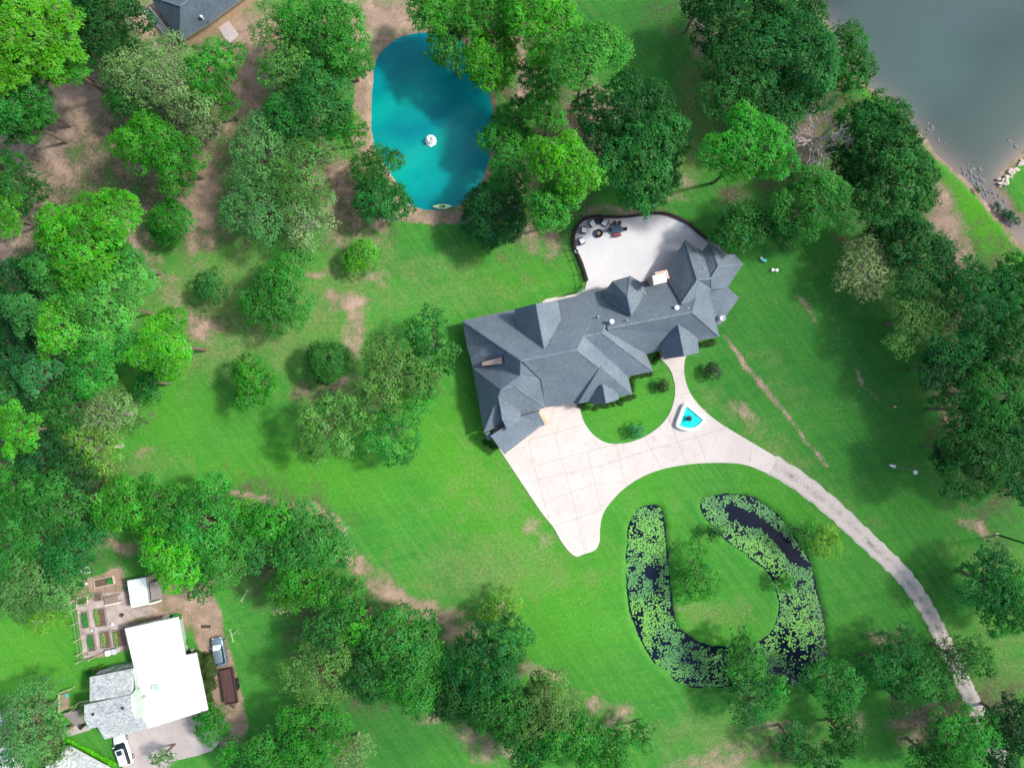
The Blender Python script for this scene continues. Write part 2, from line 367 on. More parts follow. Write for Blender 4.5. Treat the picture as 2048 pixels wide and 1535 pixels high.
SIDE_DIRT = [(424, 1268), (448, 1262), (470, 1330), (485, 1400), (498, 1450), (480, 1490), (440, 1500), (425, 1400), (418, 1330)]

def grav_poly():
    L, Rr = [], []
    n = len(GRAV_C)
    for i, (x, y) in enumerate(GRAV_C):
        a = GRAV_C[max(0, i - 1)]; b = GRAV_C[min(n - 1, i + 1)]
        dx, dy = b[0] - a[0], b[1] - a[1]; q = math.hypot(dx, dy)
        w = 20.5 - 5.0 * min(1, i / 40)
        w += 1.2 * math.sin(i * 1.7) + 0.8 * math.sin(i * 3.1)
        L.append((x + dy / q * w, y - dx / q * w)); Rr.append((x - dy / q * w, y + dx / q * w))
    return L + Rr[::-1]
GRAV = grav_poly()
def W(poly): return [at2(a, b, 0) for a, b in poly]

# ------------------------------------------------------------------ ground sheet
fx = np.arange(-86, 86.01, 0.34); fy = np.arange(-66, 66.01, 0.34)
go = np.array([2, 5, 10, 18, 30, 50, 80, 130, 220, 400, 800, 1600.0])
gx = np.concatenate([fx[0] - go[::-1], fx, fx[-1] + go]); gy = np.concatenate([fy[0] - go[::-1], fy, fy[-1] + go])
GX, GY = np.meshgrid(gx, gy)
def cl(poly): return [at2(a, b, WZ) for a, b in poly]
inner = (np.abs(GX) < 140) & (np.abs(GY) < 140)
D = {}
for nm, pl in (('teal', TEAL), ('horse', HORSE), ('lake', LAKE)):
    d = np.full(GX.shape, 99.0)
    if nm == 'lake': d = sdf(cl(pl), GX, GY)
    else:
        q = cl(pl); xs = [p[0] for p in q]; ys = [p[1] for p in q]
        m = (GX > min(xs) - 4) & (GX < max(xs) + 4) & (GY > min(ys) - 4) & (GY < max(ys) + 4)
        d[m] = sdf(q, GX[m], GY[m])
    D[nm] = d
def basin(d, bank, depth, slope):
    z = np.where(d > 0, WZ * (1 - sdist(0, bank, d)), WZ - depth * (1 - np.exp(np.minimum(d, 0) / slope)))
    return z
wob = (fbm(GX / 2.2, GY / 2.2, 5) - 0.5)
Z = np.minimum.reduce([basin(D['teal'] + wob * .5, 0.9, 2.0, 1.2), basin(D['horse'] + wob * .8, 0.7, 1.2, 0.8), basin(D['lake'] + wob * 1.2, 1.6, 1.6, 5.0)])
# cover masks (in survey px)
PX = GX * F / CAMH + 1024; PY = 767.5 - GY * F / CAMH
wx = (fbm(GX / 3.0, GY / 3.0, 11) - 0.5) * 46; wy = (fbm(GX / 3.0, GY / 3.0, 23) - 0.5) * 46
QX, QY = PX + wx, PY + wy
def blob(cx, cy, rx, ry, ang=0.0, soft=0.9):
    c, s = math.cos(R(ang)), math.sin(R(ang)); dx, dy = QX - cx, QY - cy
    u = (dx * c + dy * s) / rx; v = (-dx * s + dy * c) / ry
    return 1 - sdist(1 - soft, 1 + soft, np.sqrt(u * u + v * v))
def band(pts, w, soft=0.85, warp=1.0):
    d = np.full(GX.shape, 1e9); X = PX + wx * warp * .45; Y = PY + wy * warp * .45
    for (ax, ay), (bx, by) in zip(pts[:-1], pts[1:]):
        ex, ey = bx - ax, by - ay; t = np.clip(((X - ax) * ex + (Y - ay) * ey) / (ex * ex + ey * ey), 0, 1)
        d = np.minimum(d, np.hypot(X - ax - ex * t, Y - ay - ey * t))
    return 1 - sdist(1 - soft, 1 + soft, d / w)
def polym(pts, soft=4):
    d = sdf(pts, PX + wx * .12, PY + wy * .12); return 1 - sdist(-soft, soft, d)
def mxm(*a): return np.maximum.reduce(a)
dirt = mxm(
    blob(140, 190, 95, 34, -20), blob(60, 190, 60, 30), blob(95, 260, 70, 30, -15) * .8, blob(470, 60, 50, 55), blob(500, 130, 42, 90, 8), blob(500, 220, 38, 50), blob(540, 50, 26, 60),
    blob(330, 60, 70, 30, 30) * .9, blob(400, 400, 30, 68, 5), blob(100, 330, 60, 60) * .75, blob(30, 300, 50, 90) * .8, blob(15, 470, 40, 60) * .7,
    band([(790, 60), (745, 100), (725, 170), (722, 260), (728, 330)], 17, .3), band([(640, 250), (660, 330), (690, 400), (760, 450)], 20) * .85, blob(780, 30, 60, 45),
    band([(800, 428), (870, 436), (930, 430)], 13, .25), blob(1048, 140, 22, 60) * .9, blob(1060, 210, 30, 40) * .8, blob(1050, 370, 30, 60) * .8, blob(1085, 460, 36, 44) * .75,
    blob(1180, 255, 50, 80) * .85, blob(1400, 70, 26, 40, 20) * .85, blob(1250, 425, 80, 12) * .7, blob(1360, 380, 40, 18, -25) * .55, blob(1600, 290, 50, 60) * .8,
    blob(700, 600, 34, 14) * .85, blob(668, 592, 16, 20) * .9, blob(705, 650, 22, 48, 5) * .72, blob(628, 545, 30, 10) * .7, blob(755, 552, 28, 22) * .6, blob(745, 800, 22, 16) * .8, blob(680, 770, 60, 20) * .55,
    blob(400, 655, 50, 20, 25) * .75, blob(280, 480, 30, 60, -20) * .6, blob(330, 560, 22, 70, -25) * .5, blob(280, 900, 22, 14) * .7,
    band([(470, 985), (545, 1000), (620, 1014), (668, 1040), (698, 1085), (722, 1130)], 8) * .85, band([(690, 1105), (740, 1150), (780, 1185), (820, 1205), (900, 1235)], 20) * .72, blob(920, 1250, 50, 36, 30) * .6,
    blob(1090, 1350, 55, 12, 5) * .7, blob(1200, 1420, 50, 14, 35) * .6, blob(1245, 1440, 22, 40, 20) * .6, blob(1065, 1060, 26, 20, 30) * .45,
    band([(1448, 672), (1470, 700), (1492, 732)], 4, .6, .5) * .8, band([(1492, 732), (1530, 775), (1560, 812)], 5, .6, .5) * .8, band([(1560, 812), (1610, 880), (1655, 930)], 3.5, .6, .5) * .75, blob(1500, 830, 20, 40, -40) * .5,
    band([(1600, 590), (1640, 650)], 5) * .5, band([(1715, 740), (1750, 800)], 5) * .5, blob(1440, 1520, 100, 26, -20) * .6, blob(1690, 1440, 40, 22) * .5, blob(1560, 1445, 60, 14) * .6, blob(1870, 1450, 80, 45) * .7, blob(1780, 1270, 40, 14) * .6,
    blob(1950, 1060, 30, 12, 25) * .6, blob(1900, 850, 16, 60, -20) * .55, blob(1360, 1210, 50, 12) * .3, blob(870, 1440, 40, 16, 10) * .5, blob(980, 1500, 60, 30, 30) * .55, blob(670, 1500, 26, 16) * .7,
    band([(1870, 395), (1900, 450), (1930, 530)], 26) * .85, band([(1985, 345), (2010, 325), (2048, 300)], 16) * .9, blob(230, 1085, 60, 14) * .8,
    polym(GARDEN), polym(SIDE_DIRT) * .9, blob(240, 1180, 40, 40) * .4)
shore = (1 - sdist(0.2, 1.6, D['lake'])) ; tealshore = (1 - sdist(0.3, 1.8, D['teal'] + wob))
dirt = mxm(dirt, shore * .9, tealshore * .85, blob(485, 130, 60, 130, 5) * 1.0, blob(120, 230, 130, 70, -20) * .9, blob(320, 50, 90, 50) * .9, blob(70, 330, 60, 140) * .6, blob(680, 380, 60, 110, -30) * .75, blob(735, 60, 60, 70) * .9, blob(405, 400, 42, 90) * .95, blob(300, 250, 200, 150) * .35)
dirt = np.clip(dirt * 1.12, 0, 1.1)
litter = mxm(blob(330, 250, 330, 230) * .75, blob(260, 330, 230, 150, 0, .5) * .75, blob(420, 450, 120, 60) * .6, blob(700, 430, 120, 60) * .65, blob(60, 300, 110, 420, 0, .4) * .9, blob(80, 760, 120, 420, 0, .35) * .9, blob(130, 1010, 110, 130) * .95, blob(240, 250, 120, 110) * .8, blob(190, 330, 110, 60) * .55, blob(620, 400, 110, 90) * .8, blob(600, 120, 110, 130) * .8, blob(1080, 300, 120, 220) * .75, blob(1160, 280, 60, 90), blob(1010, 60, 160, 80) * .8,
    blob(1350, 40, 80, 60) * .45, blob(1600, 220, 160, 180) * .8, blob(1780, 420, 120, 160) * .7, blob(1980, 760, 110, 280) * .9, blob(1470, 390, 40, 30) * .8, blob(700, 1280, 130, 150) * .7, blob(520, 1080, 160, 120) * .8, blob(980, 1400, 90, 110) * .7, blob(1120, 1450, 110, 70) * .6, blob(1850, 1440, 90, 60) * .7, blob(2010, 1440, 60, 90) * .8,
    blob(400, 640, 70, 40) * .6, blob(640, 780, 60, 34) * .6, blob(720, 1180, 60, 60) * .4, blob(1010, 440, 70, 60) * .6, blob(1560, 1500, 120, 30) * .6)
dry = mxm(blob(500, 620, 240, 130, 10) * .75, blob(700, 560, 130, 80) * .6, blob(850, 560, 160, 60, -8) * .45, blob(430, 710, 110, 30, -10) * .75, blob(1000, 1000, 90, 150, -40) * .4, blob(1000, 1130, 180, 60) * .6, blob(900, 1180, 130, 30) * .5, blob(1400, 230, 50, 120) * .75, blob(1390, 320, 50, 40) * .7,
    blob(1450, 1480, 150, 60) * .6, blob(1430, 1230, 70, 30) * .65, blob(280, 300, 90, 60) * .5, blob(1980, 1350, 100, 130) * .6, blob(1530, 880, 200, 40, 38) * .45, blob(1560, 760, 90, 30, 50) * .35, blob(1450, 870, 60, 16, 38) * .4, blob(1880, 480, 60, 120) * .6, blob(1320, 1060, 60, 90) * .2, blob(960, 590, 120, 30, -8) * .5, blob(2000, 1120, 90, 40) * .5, blob(300, 930, 90, 40) * .4)
glow = mxm(blob(1970, 430, 40, 150, -38) * 1.0, blob(80, 1290, 150, 120) * .6, blob(1750, 190, 26, 16), blob(1450, 540, 200, 60) * .0, blob(350, 830, 110, 80) * .5, blob(1180, 1160, 60, 200) * .5, blob(950, 960, 200, 90, 50) * .8, blob(620, 950, 220, 60, 10) * .6, blob(1120, 1200, 120, 130) * .6, blob(1250, 830, 90, 50) * .5, blob(1300, 1000, 60, 200, 10) * .4, blob(1560, 990, 120, 30, 40) * .4, blob(1060, 560, 120, 40, -8) * .4, blob(1360, 1250, 100, 60) * .4, blob(480, 850, 80, 80) * .3)  # yellow green grass, with sunlit brightness of the open lawn painted in
lush_shade = mxm(blob(1700, 720, 260, 200, 40) * .9, blob(1880, 1000, 170, 160) * .5, blob(1300, 60, 120, 100) * .9, blob(1400, 460, 70, 60) * .8, blob(560, 1250, 80, 130) * .6, blob(760, 1430, 160, 90) * .8, blob(1700, 1400, 200, 90) * .5, blob(500, 780, 160, 90) * .5, blob(240, 1120, 90, 40) * .8)  # darker grass; shade from passing clouds is painted into the right lawn
def mkcol(*ch):
    a = np.ones(GX.shape + (4,), np.float32)
    for i, c in enumerate(ch): a[..., i] = np.clip(c, 0, 1)
    return a.reshape(-1, 4)
ny, nx = GX.shape
verts = np.stack([GX, GY, Z], -1).reshape(-1, 3)
idx = np.arange(nx * ny).reshape(ny, nx)
quads = np.stack([idx[:-1, :-1], idx[:-1, 1:], idx[1:, 1:], idx[1:, :-1]], -1).reshape(-1, 4)
def fastmesh(name, verts, faces, k):
    me = bpy.data.meshes.new(name)
    me.vertices.add(len(verts)); me.vertices.foreach_set('co', np.asarray(verts, np.float32).ravel())
    me.loops.add(faces.size); me.loops.foreach_set('vertex_index', faces.astype(np.int32).ravel())
    me.polygons.add(len(faces)); me.polygons.foreach_set('loop_start', np.arange(0, faces.size, k, dtype=np.int32))
    me.polygons.foreach_set('loop_total', np.full(len(faces), k, np.int32))
    me.update(calc_edges=True); return me
gme = fastmesh('ground', verts, quads, 4)
gme.polygons.foreach_set('use_smooth', [True] * len(gme.polygons))
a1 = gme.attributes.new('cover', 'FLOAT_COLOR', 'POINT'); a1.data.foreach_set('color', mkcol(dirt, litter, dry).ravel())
a2 = gme.attributes.new('cover2', 'FLOAT_COLOR', 'POINT'); a2.data.foreach_set('color', mkcol(glow, lush_shade, mxm(shore, 0 * shore)).ravel())

# ground material
m, n, l, b = newmat('lawn_and_soil'); M['ground'] = m
b.inputs['Roughness'].default_value = 0.95; b.inputs['Specular IOR Level'].default_value = 0.1
geo = node(n, 'ShaderNodeNewGeometry')
def noise(scale, detail=5, rough=0.6, vec=None, dist=0.0):
    x = node(n, 'ShaderNodeTexNoise'); x.inputs['Scale'].default_value = scale; x.inputs['Detail'].default_value = detail
    x.inputs['Roughness'].default_value = rough; x.inputs['Distortion'].default_value = dist
    l.new(vec if vec else geo.outputs['Position'], x.inputs['Vector']); return x.outputs['Fac']
def mrange(v, a, c, lo=0.0, hi=1.0):
    x = node(n, 'ShaderNodeMapRange'); x.inputs['From Min'].default_value = a; x.inputs['From Max'].default_value = c
    x.inputs['To Min'].default_value = lo; x.inputs['To Max'].default_value = hi; l.new(v, x.inputs['Value']); return x.outputs[0]
def mth(op, a, c):
    x = node(n, 'ShaderNodeMath', operation=op)
    for i, v in enumerate((a, c)):
        if isinstance(v, (int, float)): x.inputs[i].default_value = v
        else: l.new(v, x.inputs[i])
    return x.outputs[0]
def mixc(f, a, c):
    x = node(n, 'ShaderNodeMix', data_type='RGBA')
    if isinstance(f, (int, float)): x.inputs['Factor'].default_value = f
    else: l.new(f, x.inputs['Factor'])
    for k, v in (('A', a), ('B', c)):
        if isinstance(v, tuple): x.inputs[k].default_value = (*v, 1)
        else: l.new(v, x.inputs[k])
    return x.outputs['Result']
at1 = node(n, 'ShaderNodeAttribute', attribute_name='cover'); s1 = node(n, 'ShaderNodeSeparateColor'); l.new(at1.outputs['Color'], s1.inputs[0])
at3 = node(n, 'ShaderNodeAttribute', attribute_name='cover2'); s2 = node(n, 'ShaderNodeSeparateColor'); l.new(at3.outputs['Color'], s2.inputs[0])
mp = node(n, 'ShaderNodeMapping', vector_type='TEXTURE'); mp.inputs['Rotation'].default_value = (0, 0, R(-54)); mp.inputs['Scale'].default_value = (13, .85, 1); l.new(geo.outputs['Position'], mp.inputs['Vector'])
streak = noise(1.0, 4, 0.6, mp.outputs[0])
mp2 = node(n, 'ShaderNodeMapping', vector_type='TEXTURE'); mp2.inputs['Rotation'].default_value = (0, 0, R(12)); mp2.inputs['Scale'].default_value = (10, 1.1, 1); l.new(geo.outputs['Position'], mp2.inputs['Vector'])
streak2 = noise(1.0, 4, 0.6, mp2.outputs[0])
big = noise(0.07, 5, 0.6); midn = noise(0.35, 6, 0.65); fine = noise(2.2, 6, 0.7); vfine = noise(7.0, 4, 0.7)
g = mixc(mrange(big, 0.35, 0.65), (0.034, 0.182, 0.026), (0.055, 0.248, 0.030))
g = mixc(mth('MULTIPLY', mrange(streak, 0.44, 0.60), 0.5), g, (0.088, 0.262, 0.045))
g = mixc(mth('MULTIPLY', mrange(streak2, 0.47, 0.65), 0.28), g, (0.024, 0.130, 0.028))
g = mixc(mth('MULTIPLY', mrange(midn, 0.5, 0.75), 0.25), g, (0.11, 0.23, 0.05))
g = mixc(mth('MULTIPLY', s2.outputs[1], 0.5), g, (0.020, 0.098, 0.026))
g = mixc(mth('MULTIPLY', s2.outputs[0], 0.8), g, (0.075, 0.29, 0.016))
dryf = mrange(mth('ADD', s1.outputs[2], mth('MULTIPLY', mth('SUBTRACT', midn, 0.5), 1.6)), 0.15, 0.95)
g = mixc(mth('MULTIPLY', dryf, 0.8), g, mixc(mrange(fine, 0.35, 0.65), (0.11, 0.18, 0.05), (0.21, 0.23, 0.10)))
litf = mrange(mth('ADD', s1.outputs[1], mth('MULTIPLY', mrange(s1.outputs[1], 0.02, 0.4), mth('MULTIPLY', mth('SUBTRACT', midn, 0.5), 1.6))), 0.25, 0.8)
lit = mixc(mrange(fine, 0.3, 0.7), (0.045, 0.04, 0.025), (0.15, 0.115, 0.085))
g = mixc(mth('MULTIPLY', litf, 0.85), g, lit)
dgate = mrange(s1.outputs[0], 0.02, 0.45)
dirtf = mrange(mth('ADD', s1.outputs[0], mth('MULTIPLY', dgate, mth('ADD', mth('MULTIPLY', mth('SUBTRACT', fine, 0.5), 1.3), mth('MULTIPLY', mth('SUBTRACT', midn, 0.5), 2.2)))), 0.15, 0.95)
soil = mixc(mrange(midn, 0.3, 0.7), (0.18, 0.125, 0.095), (0.40, 0.295, 0.22))
soil = mixc(mrange(fine, 0.58, 0.72), soil, (0.15, 0.10, 0.075))
vor = node(n, 'ShaderNodeTexVoronoi'); vor.inputs['Scale'].default_value = 1.5; l.new(geo.outputs['Position'], vor.inputs['Vector'])
speck = mth('MULTIPLY', mrange(vor.outputs['Distance'], 0.17, 0.10), mrange(midn, 0.48, 0.6))
soil = mixc(mth('MULTIPLY', speck, 0.6), soil, (0.62, 0.52, 0.42))
g = mixc(dirtf, g, soil)
g = mixc(mth('MULTIPLY', mth('MULTIPLY', mrange(vor.outputs['Distance'], 0.12, 0.07), mrange(big, 0.5, 0.6)), 0.35), g, (0.7, 0.64, 0.5))
hs = node(n, 'ShaderNodeHueSaturation'); l.new(g, hs.inputs['Color'])
l.new(mth('MULTIPLY', mrange(vfine, 0.25, 0.75, 0.74, 1.26), mrange(fine, 0.25, 0.75, 0.76, 1.22)), hs.inputs['Value']); l.new(hs.outputs[0], b.inputs['Base Color'])
bp = node(n, 'ShaderNodeBump'); bp.inputs['Strength'].default_value = 0.6; bp.inputs['Distance'].default_value = 0.12
l.new(mth('ADD', vfine, fine), bp.inputs['Height']); l.new(bp.outputs[0], b.inputs['Normal'])
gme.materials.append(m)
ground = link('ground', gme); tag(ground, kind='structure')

# ------------------------------------------------------------------ water
def water(name, poly, col, col2, rough, bumpd, center=None, scale=1.2, z=WZ, murk=None, spec=0.5, nscale=0.12, bands=1.6, ior=1.33, shallow=None):
    m, n, l, b = newmat(name + '_water')
    b.inputs['Roughness'].default_value = rough; b.inputs['IOR'].default_value = ior; b.inputs['Specular IOR Level'].default_value = spec
    geo = n.new('ShaderNodeNewGeometry')
    nz = n.new('ShaderNodeTexNoise'); nz.inputs['Scale'].default_value = nscale; nz.inputs['Detail'].default_value = 4
    mpn = n.new('ShaderNodeMapping'); mpn.vector_type = 'TEXTURE'; mpn.inputs['Rotation'].default_value = (0, 0, R(20)); mpn.inputs['Scale'].default_value = (2, 1, 1)
    l.new(geo.outputs['Position'], mpn.inputs['Vector']); l.new(mpn.outputs[0], nz.inputs['Vector'])
    mr = n.new('ShaderNodeMapRange'); mr.inputs['From Min'].default_value = 0.38; mr.inputs['From Max'].default_value = 0.62; l.new(nz.outputs['Fac'], mr.inputs['Value'])
    mx = n.new('ShaderNodeMix'); mx.data_type = 'RGBA'; mx.inputs['A'].default_value = (*col, 1); mx.inputs['B'].default_value = (*col2, 1)
    l.new(mr.outputs[0], mx.inputs['Factor']); out = mx.outputs['Result']
    if shallow:
        at_ = n.new('ShaderNodeAttribute'); at_.attribute_name = 'shallow'
        m2 = n.new('ShaderNodeMix'); m2.data_type = 'RGBA'; m2.inputs['B'].default_value = (*shallow, 1)
        l.new(out, m2.inputs['A']); l.new(at_.outputs['Fac'], m2.inputs['Factor']); out = m2.outputs['Result']
    l.new(out, b.inputs['Base Color'])
    n2 = n.new('ShaderNodeTexNoise'); n2.inputs['Scale'].default_value = scale; n2.inputs['Detail'].default_value = 4
    l.new(geo.outputs['Position'], n2.inputs['Vector']); h = n2.outputs['Fac']
    if center:
        mp = n.new('ShaderNodeMapping'); mp.vector_type = 'POINT'; mp.inputs['Location'].default_value = (-center[0], -center[1], 0)
        wv = n.new('ShaderNodeTexWave'); wv.wave_type = 'RINGS'; wv.rings_direction = 'Z'; wv.inputs['Scale'].default_value = bands * 0.314
        wv.inputs['Distortion'].default_value = 5.5; wv.inputs['Detail'].default_value = 3; wv.inputs['Detail Scale'].default_value = 0.5
        l.new(geo.outputs['Position'], mp.inputs['Vector']); l.new(mp.outputs[0], wv.inputs['Vector'])
        ad = n.new('ShaderNodeMath'); ad.operation = 'ADD'; l.new(wv.outputs['Fac'], ad.inputs[0]); l.new(h, ad.inputs[1]); h = ad.outputs[0]
    bp = n.new('ShaderNodeBump'); bp.inputs['Strength'].default_value = 1.0; bp.inputs['Distance'].default_value = bumpd
    l.new(h, bp.inputs['Height']); l.new(bp.outputs[0], b.inputs['Normal'])
    q = [at2(a, c, WZ) for a, c in poly]; xs = [p[0] for p in q]; ys = [p[1] for p in q]
    # gridded sheet, kept only near / inside the outline
    st = 0.5 if name != 'lake' else 1.0
    X, Y = np.meshgrid(np.arange(min(xs) - 2, min(max(xs), 150) + 2, st), np.arange(min(ys) - 2, min(max(ys), 120) + 2, st))
    d = sdf(q, X, Y); ny, nx = X.shape; idx = np.arange(nx * ny).reshape(ny, nx)
    keep = (d < 1.4); kf = keep[:-1, :-1] & keep[:-1, 1:] & keep[1:, 1:] & keep[1:, :-1]
    qd = np.stack([idx[:-1, :-1], idx[:-1, 1:], idx[1:, 1:], idx[1:, :-1]], -1)[kf]
    used = np.unique(qd); re = np.full(nx * ny, -1); re[used] = np.arange(len(used))
    vv = np.stack([X.ravel(), Y.ravel(), np.full(X.size, z)], -1)[used]
    me = fastmesh(name, vv, re[qd], 4); me.materials.append(m)
    if shallow:
        sh = np.exp(np.minimum(d.ravel()[used], 0) / 1.3)
        # the inlet is shallow as well
        px = vv[:, 0] * F / CAMH + 1024; py = 767.5 - vv[:, 1] * F / CAMH
        sh = np.maximum(sh, sdist(0, 1, (py - 330) / 60) * 0.9 * (px > 1880))
        a = me.attributes.new('shallow', 'FLOAT', 'POINT'); a.data.foreach_set('value', np.clip(sh, 0, 1).astype(np.float32))
    o = link(name, me); tag(o, kind='structure'); return o
FOUNT = at2(862, 282, WZ)
water('teal_pond', TEAL, (0.0, 0.18, 0.215), (0.002, 0.32, 0.265), 0.14, 0.016, FOUNT, 1.6, bands=3.2, nscale=0.10)  # bluer patches put varying sky reflection into the base colour
water('lily_pond', HORSE, (0.004, 0.007, 0.018), (0.006, 0.012, 0.028), 0.06, 0.004, None, 1.0)
water('lake', LAKE, (0.011, 0.048, 0.050), (0.015, 0.062, 0.060), 0.05, 0.004, None, 1.5, nscale=0.03, spec=0.6, ior=1.33, shallow=(0.15, 0.125, 0.11))

# ------------------------------------------------------------------ paving
def slab(name, poly, z0, z1, m, label=None):
    mb = MB(); mb.prism(W(poly), z0, z1); o = mb.build(name, m); tag(o, kind='structure'); return o
def paving(name, col, col2, spot, stain=0.35, sc_=0.25):
    m, n, l, b = newmat(name); b.inputs['Roughness'].default_value = 0.85; b.inputs['Specular IOR Level'].default_value = 0.25
    geo = n.new('ShaderNodeNewGeometry'); a = n.new('ShaderNodeTexNoise'); a.inputs['Scale'].default_value = sc_; a.inputs['Detail'].default_value = 7; a.inputs['Roughness'].default_value = 0.6
    c = n.new('ShaderNodeTexNoise'); c.inputs['Scale'].default_value = 5; c.inputs['Detail'].default_value = 6; c.inputs['Roughness'].default_value = 0.75
    d = n.new('ShaderNodeTexNoise'); d.inputs['Scale'].default_value = 0.9; d.inputs['Detail'].default_value = 4
    for t in (a, c, d): l.new(geo.outputs['Position'], t.inputs['Vector'])
    def mr(v, p, q, lo=0, hi=1):
        x = n.new('ShaderNodeMapRange'); x.inputs['From Min'].default_value = p; x.inputs['From Max'].default_value = q; x.inputs['To Min'].default_value = lo; x.inputs['To Max'].default_value = hi; l.new(v, x.inputs['Value']); return x.outputs[0]
    mx = n.new('ShaderNodeMix'); mx.data_type = 'RGBA'; mx.inputs['A'].default_value = (*col, 1); mx.inputs['B'].default_value = (*col2, 1); l.new(mr(a.outputs['Fac'], .35, .65), mx.inputs['Factor'])
    m2 = n.new('ShaderNodeMix'); m2.data_type = 'RGBA'; m2.inputs['B'].default_value = (*spot, 1); l.new(mx.outputs['Result'], m2.inputs['A']); l.new(mr(d.outputs['Fac'], .56, .75, 0, stain), m2.inputs['Factor'])
    hs = n.new('ShaderNodeHueSaturation'); l.new(m2.outputs['Result'], hs.inputs['Color']); l.new(mr(c.outputs['Fac'], .25, .75, .9, 1.1), hs.inputs['Value']); l.new(hs.outputs[0], b.inputs['Base Color'])
    return m
M['concrete'] = paving('driveway_concrete', (0.50, 0.45, 0.42), (0.55, 0.505, 0.475), (0.36, 0.315, 0.29), 0.5)
M['concrete2'] = paving('neighbour_concrete', (0.36, 0.32, 0.31), (0.44, 0.40, 0.385), (0.27, 0.24, 0.24))
M['patio'] = paving('patio_concrete', (0.50, 0.52, 0.54), (0.57, 0.56, 0.565), (0.45, 0.45, 0.46), 0.35)
M['joint'] = mat('joint_grime', (0.37, 0.33, 0.305), 0.9, 0.2, 2.0)
M['gravel'] = None
m, n, l, b = newmat('white_gravel'); M['gravel'] = m; b.inputs['Roughness'].default_value = 0.95
geo = node(n, 'ShaderNodeNewGeometry'); ga = node(n, 'ShaderNodeAttribute', attribute_name='wear')
f1 = noise(3.0, 7, 0.75); f2 = noise(0.55, 5, 0.7); f3 = noise(11.0, 3, 0.7)
g = mixc(mrange(f1, 0.3, 0.7), (0.37, 0.33, 0.30), (0.56, 0.515, 0.47))
wr = mth('MULTIPLY', ga.outputs['Fac'], mrange(f2, 0.38, 0.58))
g = mixc(mth('MULTIPLY', wr, 0.7), g, (0.19, 0.155, 0.14))
g = mixc(mth('MULTIPLY', mth('MULTIPLY', ga.outputs['Fac'], mrange(f2, 0.57, 0.63)), 0.9), g, (0.10, 0.12, 0.05))
hs = node(n, 'ShaderNodeHueSaturation'); l.new(g, hs.inputs['Color']); l.new(mrange(f3, 0.25, 0.75, 0.8, 1.2), hs.inputs['Value']); l.new(hs.outputs[0], b.inputs['Base Color'])
bp = node(n, 'ShaderNodeBump'); bp.inputs['Strength'].default_value = 0.5; bp.inputs['Distance'].default_value = 0.05; l.new(f3, bp.inputs['Height']); l.new(bp.outputs[0], b.inputs['Normal'])
drv = slab('driveway', DRIVE, -0.1, 0.07, M['concrete'])
slab('patio', PATIO, -0.1, 0.12, M['patio'])
slab('neighbour_driveway', NDRIVE, -0.1, 0.05, M['concrete2'])
# gravel track: strip mesh, wear attribute highest along its middle
v, f, wv_ = [], [], []
k = len(GRAV_C); Lp = W(GRAV[:k]); Rp = W(GRAV[k:][::-1]); NS = 9
for i in range(k):
    for j in range(NS):
        t = j / (NS - 1); c = abs(t - .5) * 2
        v.append((Lp[i][0] * (1 - t) + Rp[i][0] * t, Lp[i][1] * (1 - t) + Rp[i][1] * t, 0.045 if 0 < j < NS - 1 else 0.0))
        wv_.append(max(0, 1 - c * 2.2) * (.85) + (0.7 if c > 0.93 else 0))
for i in range(k - 1):
    for j in range(NS - 1):
        f.append((i * NS + j, (i + 1) * NS + j, (i + 1) * NS + j + 1, i * NS + j + 1))
me = bpy.data.meshes.new('gravel_drive'); me.from_pydata(v, [], f); me.materials.append(M['gravel'])
a = me.attributes.new('wear', 'FLOAT', 'POINT'); a.data.foreach_set('value', wv_); me.update()
if me.polygons[0].normal.z < 0: me.flip_normals()
tag(link('gravel_drive', me), kind='structure')
JO = [((1098, 830), (1149, 1010)), ((1149, 1010), (1169, 1104)), ((1175, 902), (1202, 1020)), ((1231, 887), (1253, 975)), ((1288, 872), (1324, 938)), ((1337, 834), (1372, 928)), ((1390, 862), (1414, 926)),
      ((1057, 880), (1168, 848)), ((1074, 930), (1182, 900)), ((1182, 900), (1240, 886)), ((1040, 966), (1204, 930)), ((1095, 1000), (1196, 966)), ((1106, 1052), (1203, 1019)), ((1204, 930), (1295, 900)), ((1295, 900), (1400, 872)), ((1400, 872), (1455, 853)),
      ((1182, 1022), (1208, 1008)), ((1072, 945), (1098, 1038)), ((1057, 880), (1072, 945)), ((1346, 742), (1370, 738)), ((1350, 792), (1382, 785)), ((1337, 842), (1352, 838)), ((1395, 824), (1414, 818)), ((1505, 885), (1497, 931)), ((1168, 1080), (1174, 1103))]
mb = MB()
for p, q in JO:
    a, c = Vector(at2(*p)), Vector(at2(*q)); d = (c - a).normalized() * 0.035; nn = Vector((-d.y, d.x))
    mb.add([(a.x - nn.x, a.y - nn.y, .0745), (c.x - nn.x, c.y - nn.y, .0745), (c.x + nn.x, c.y + nn.y, .0745), (a.x + nn.x, a.y + nn.y, .0745)], [(0, 1, 2, 3)])
jo = mb.build('driveway_joints', M['joint'], drv, local=True)
M['gardengravel'] = paving('garden_gravel', (0.30, 0.25, 0.225), (0.44, 0.38, 0.35), (0.17, 0.13, 0.11), 0.8, 0.6)
slab('garden_path', [(150, 1196), (185, 1186), (250, 1182), (262, 1218), (300, 1212), (320, 1222), (252, 1240), (262, 1290), (240, 1300), (212, 1302), (190, 1310), (168, 1316), (163, 1280), (157, 1240)], -.1, .035, M['gardengravel'])
slab('back_path', [(1084, 604), (1092, 598), (1112, 594), (1152, 588), (1185, 580), (1185, 600), (1090, 612)], -.1, .06, M['concrete'])
slab('side_walk', [(128, 1466), (136, 1455), (165, 1446), (182, 1458), (150, 1468), (126, 1474)], -.1, .06, M['concrete2'])
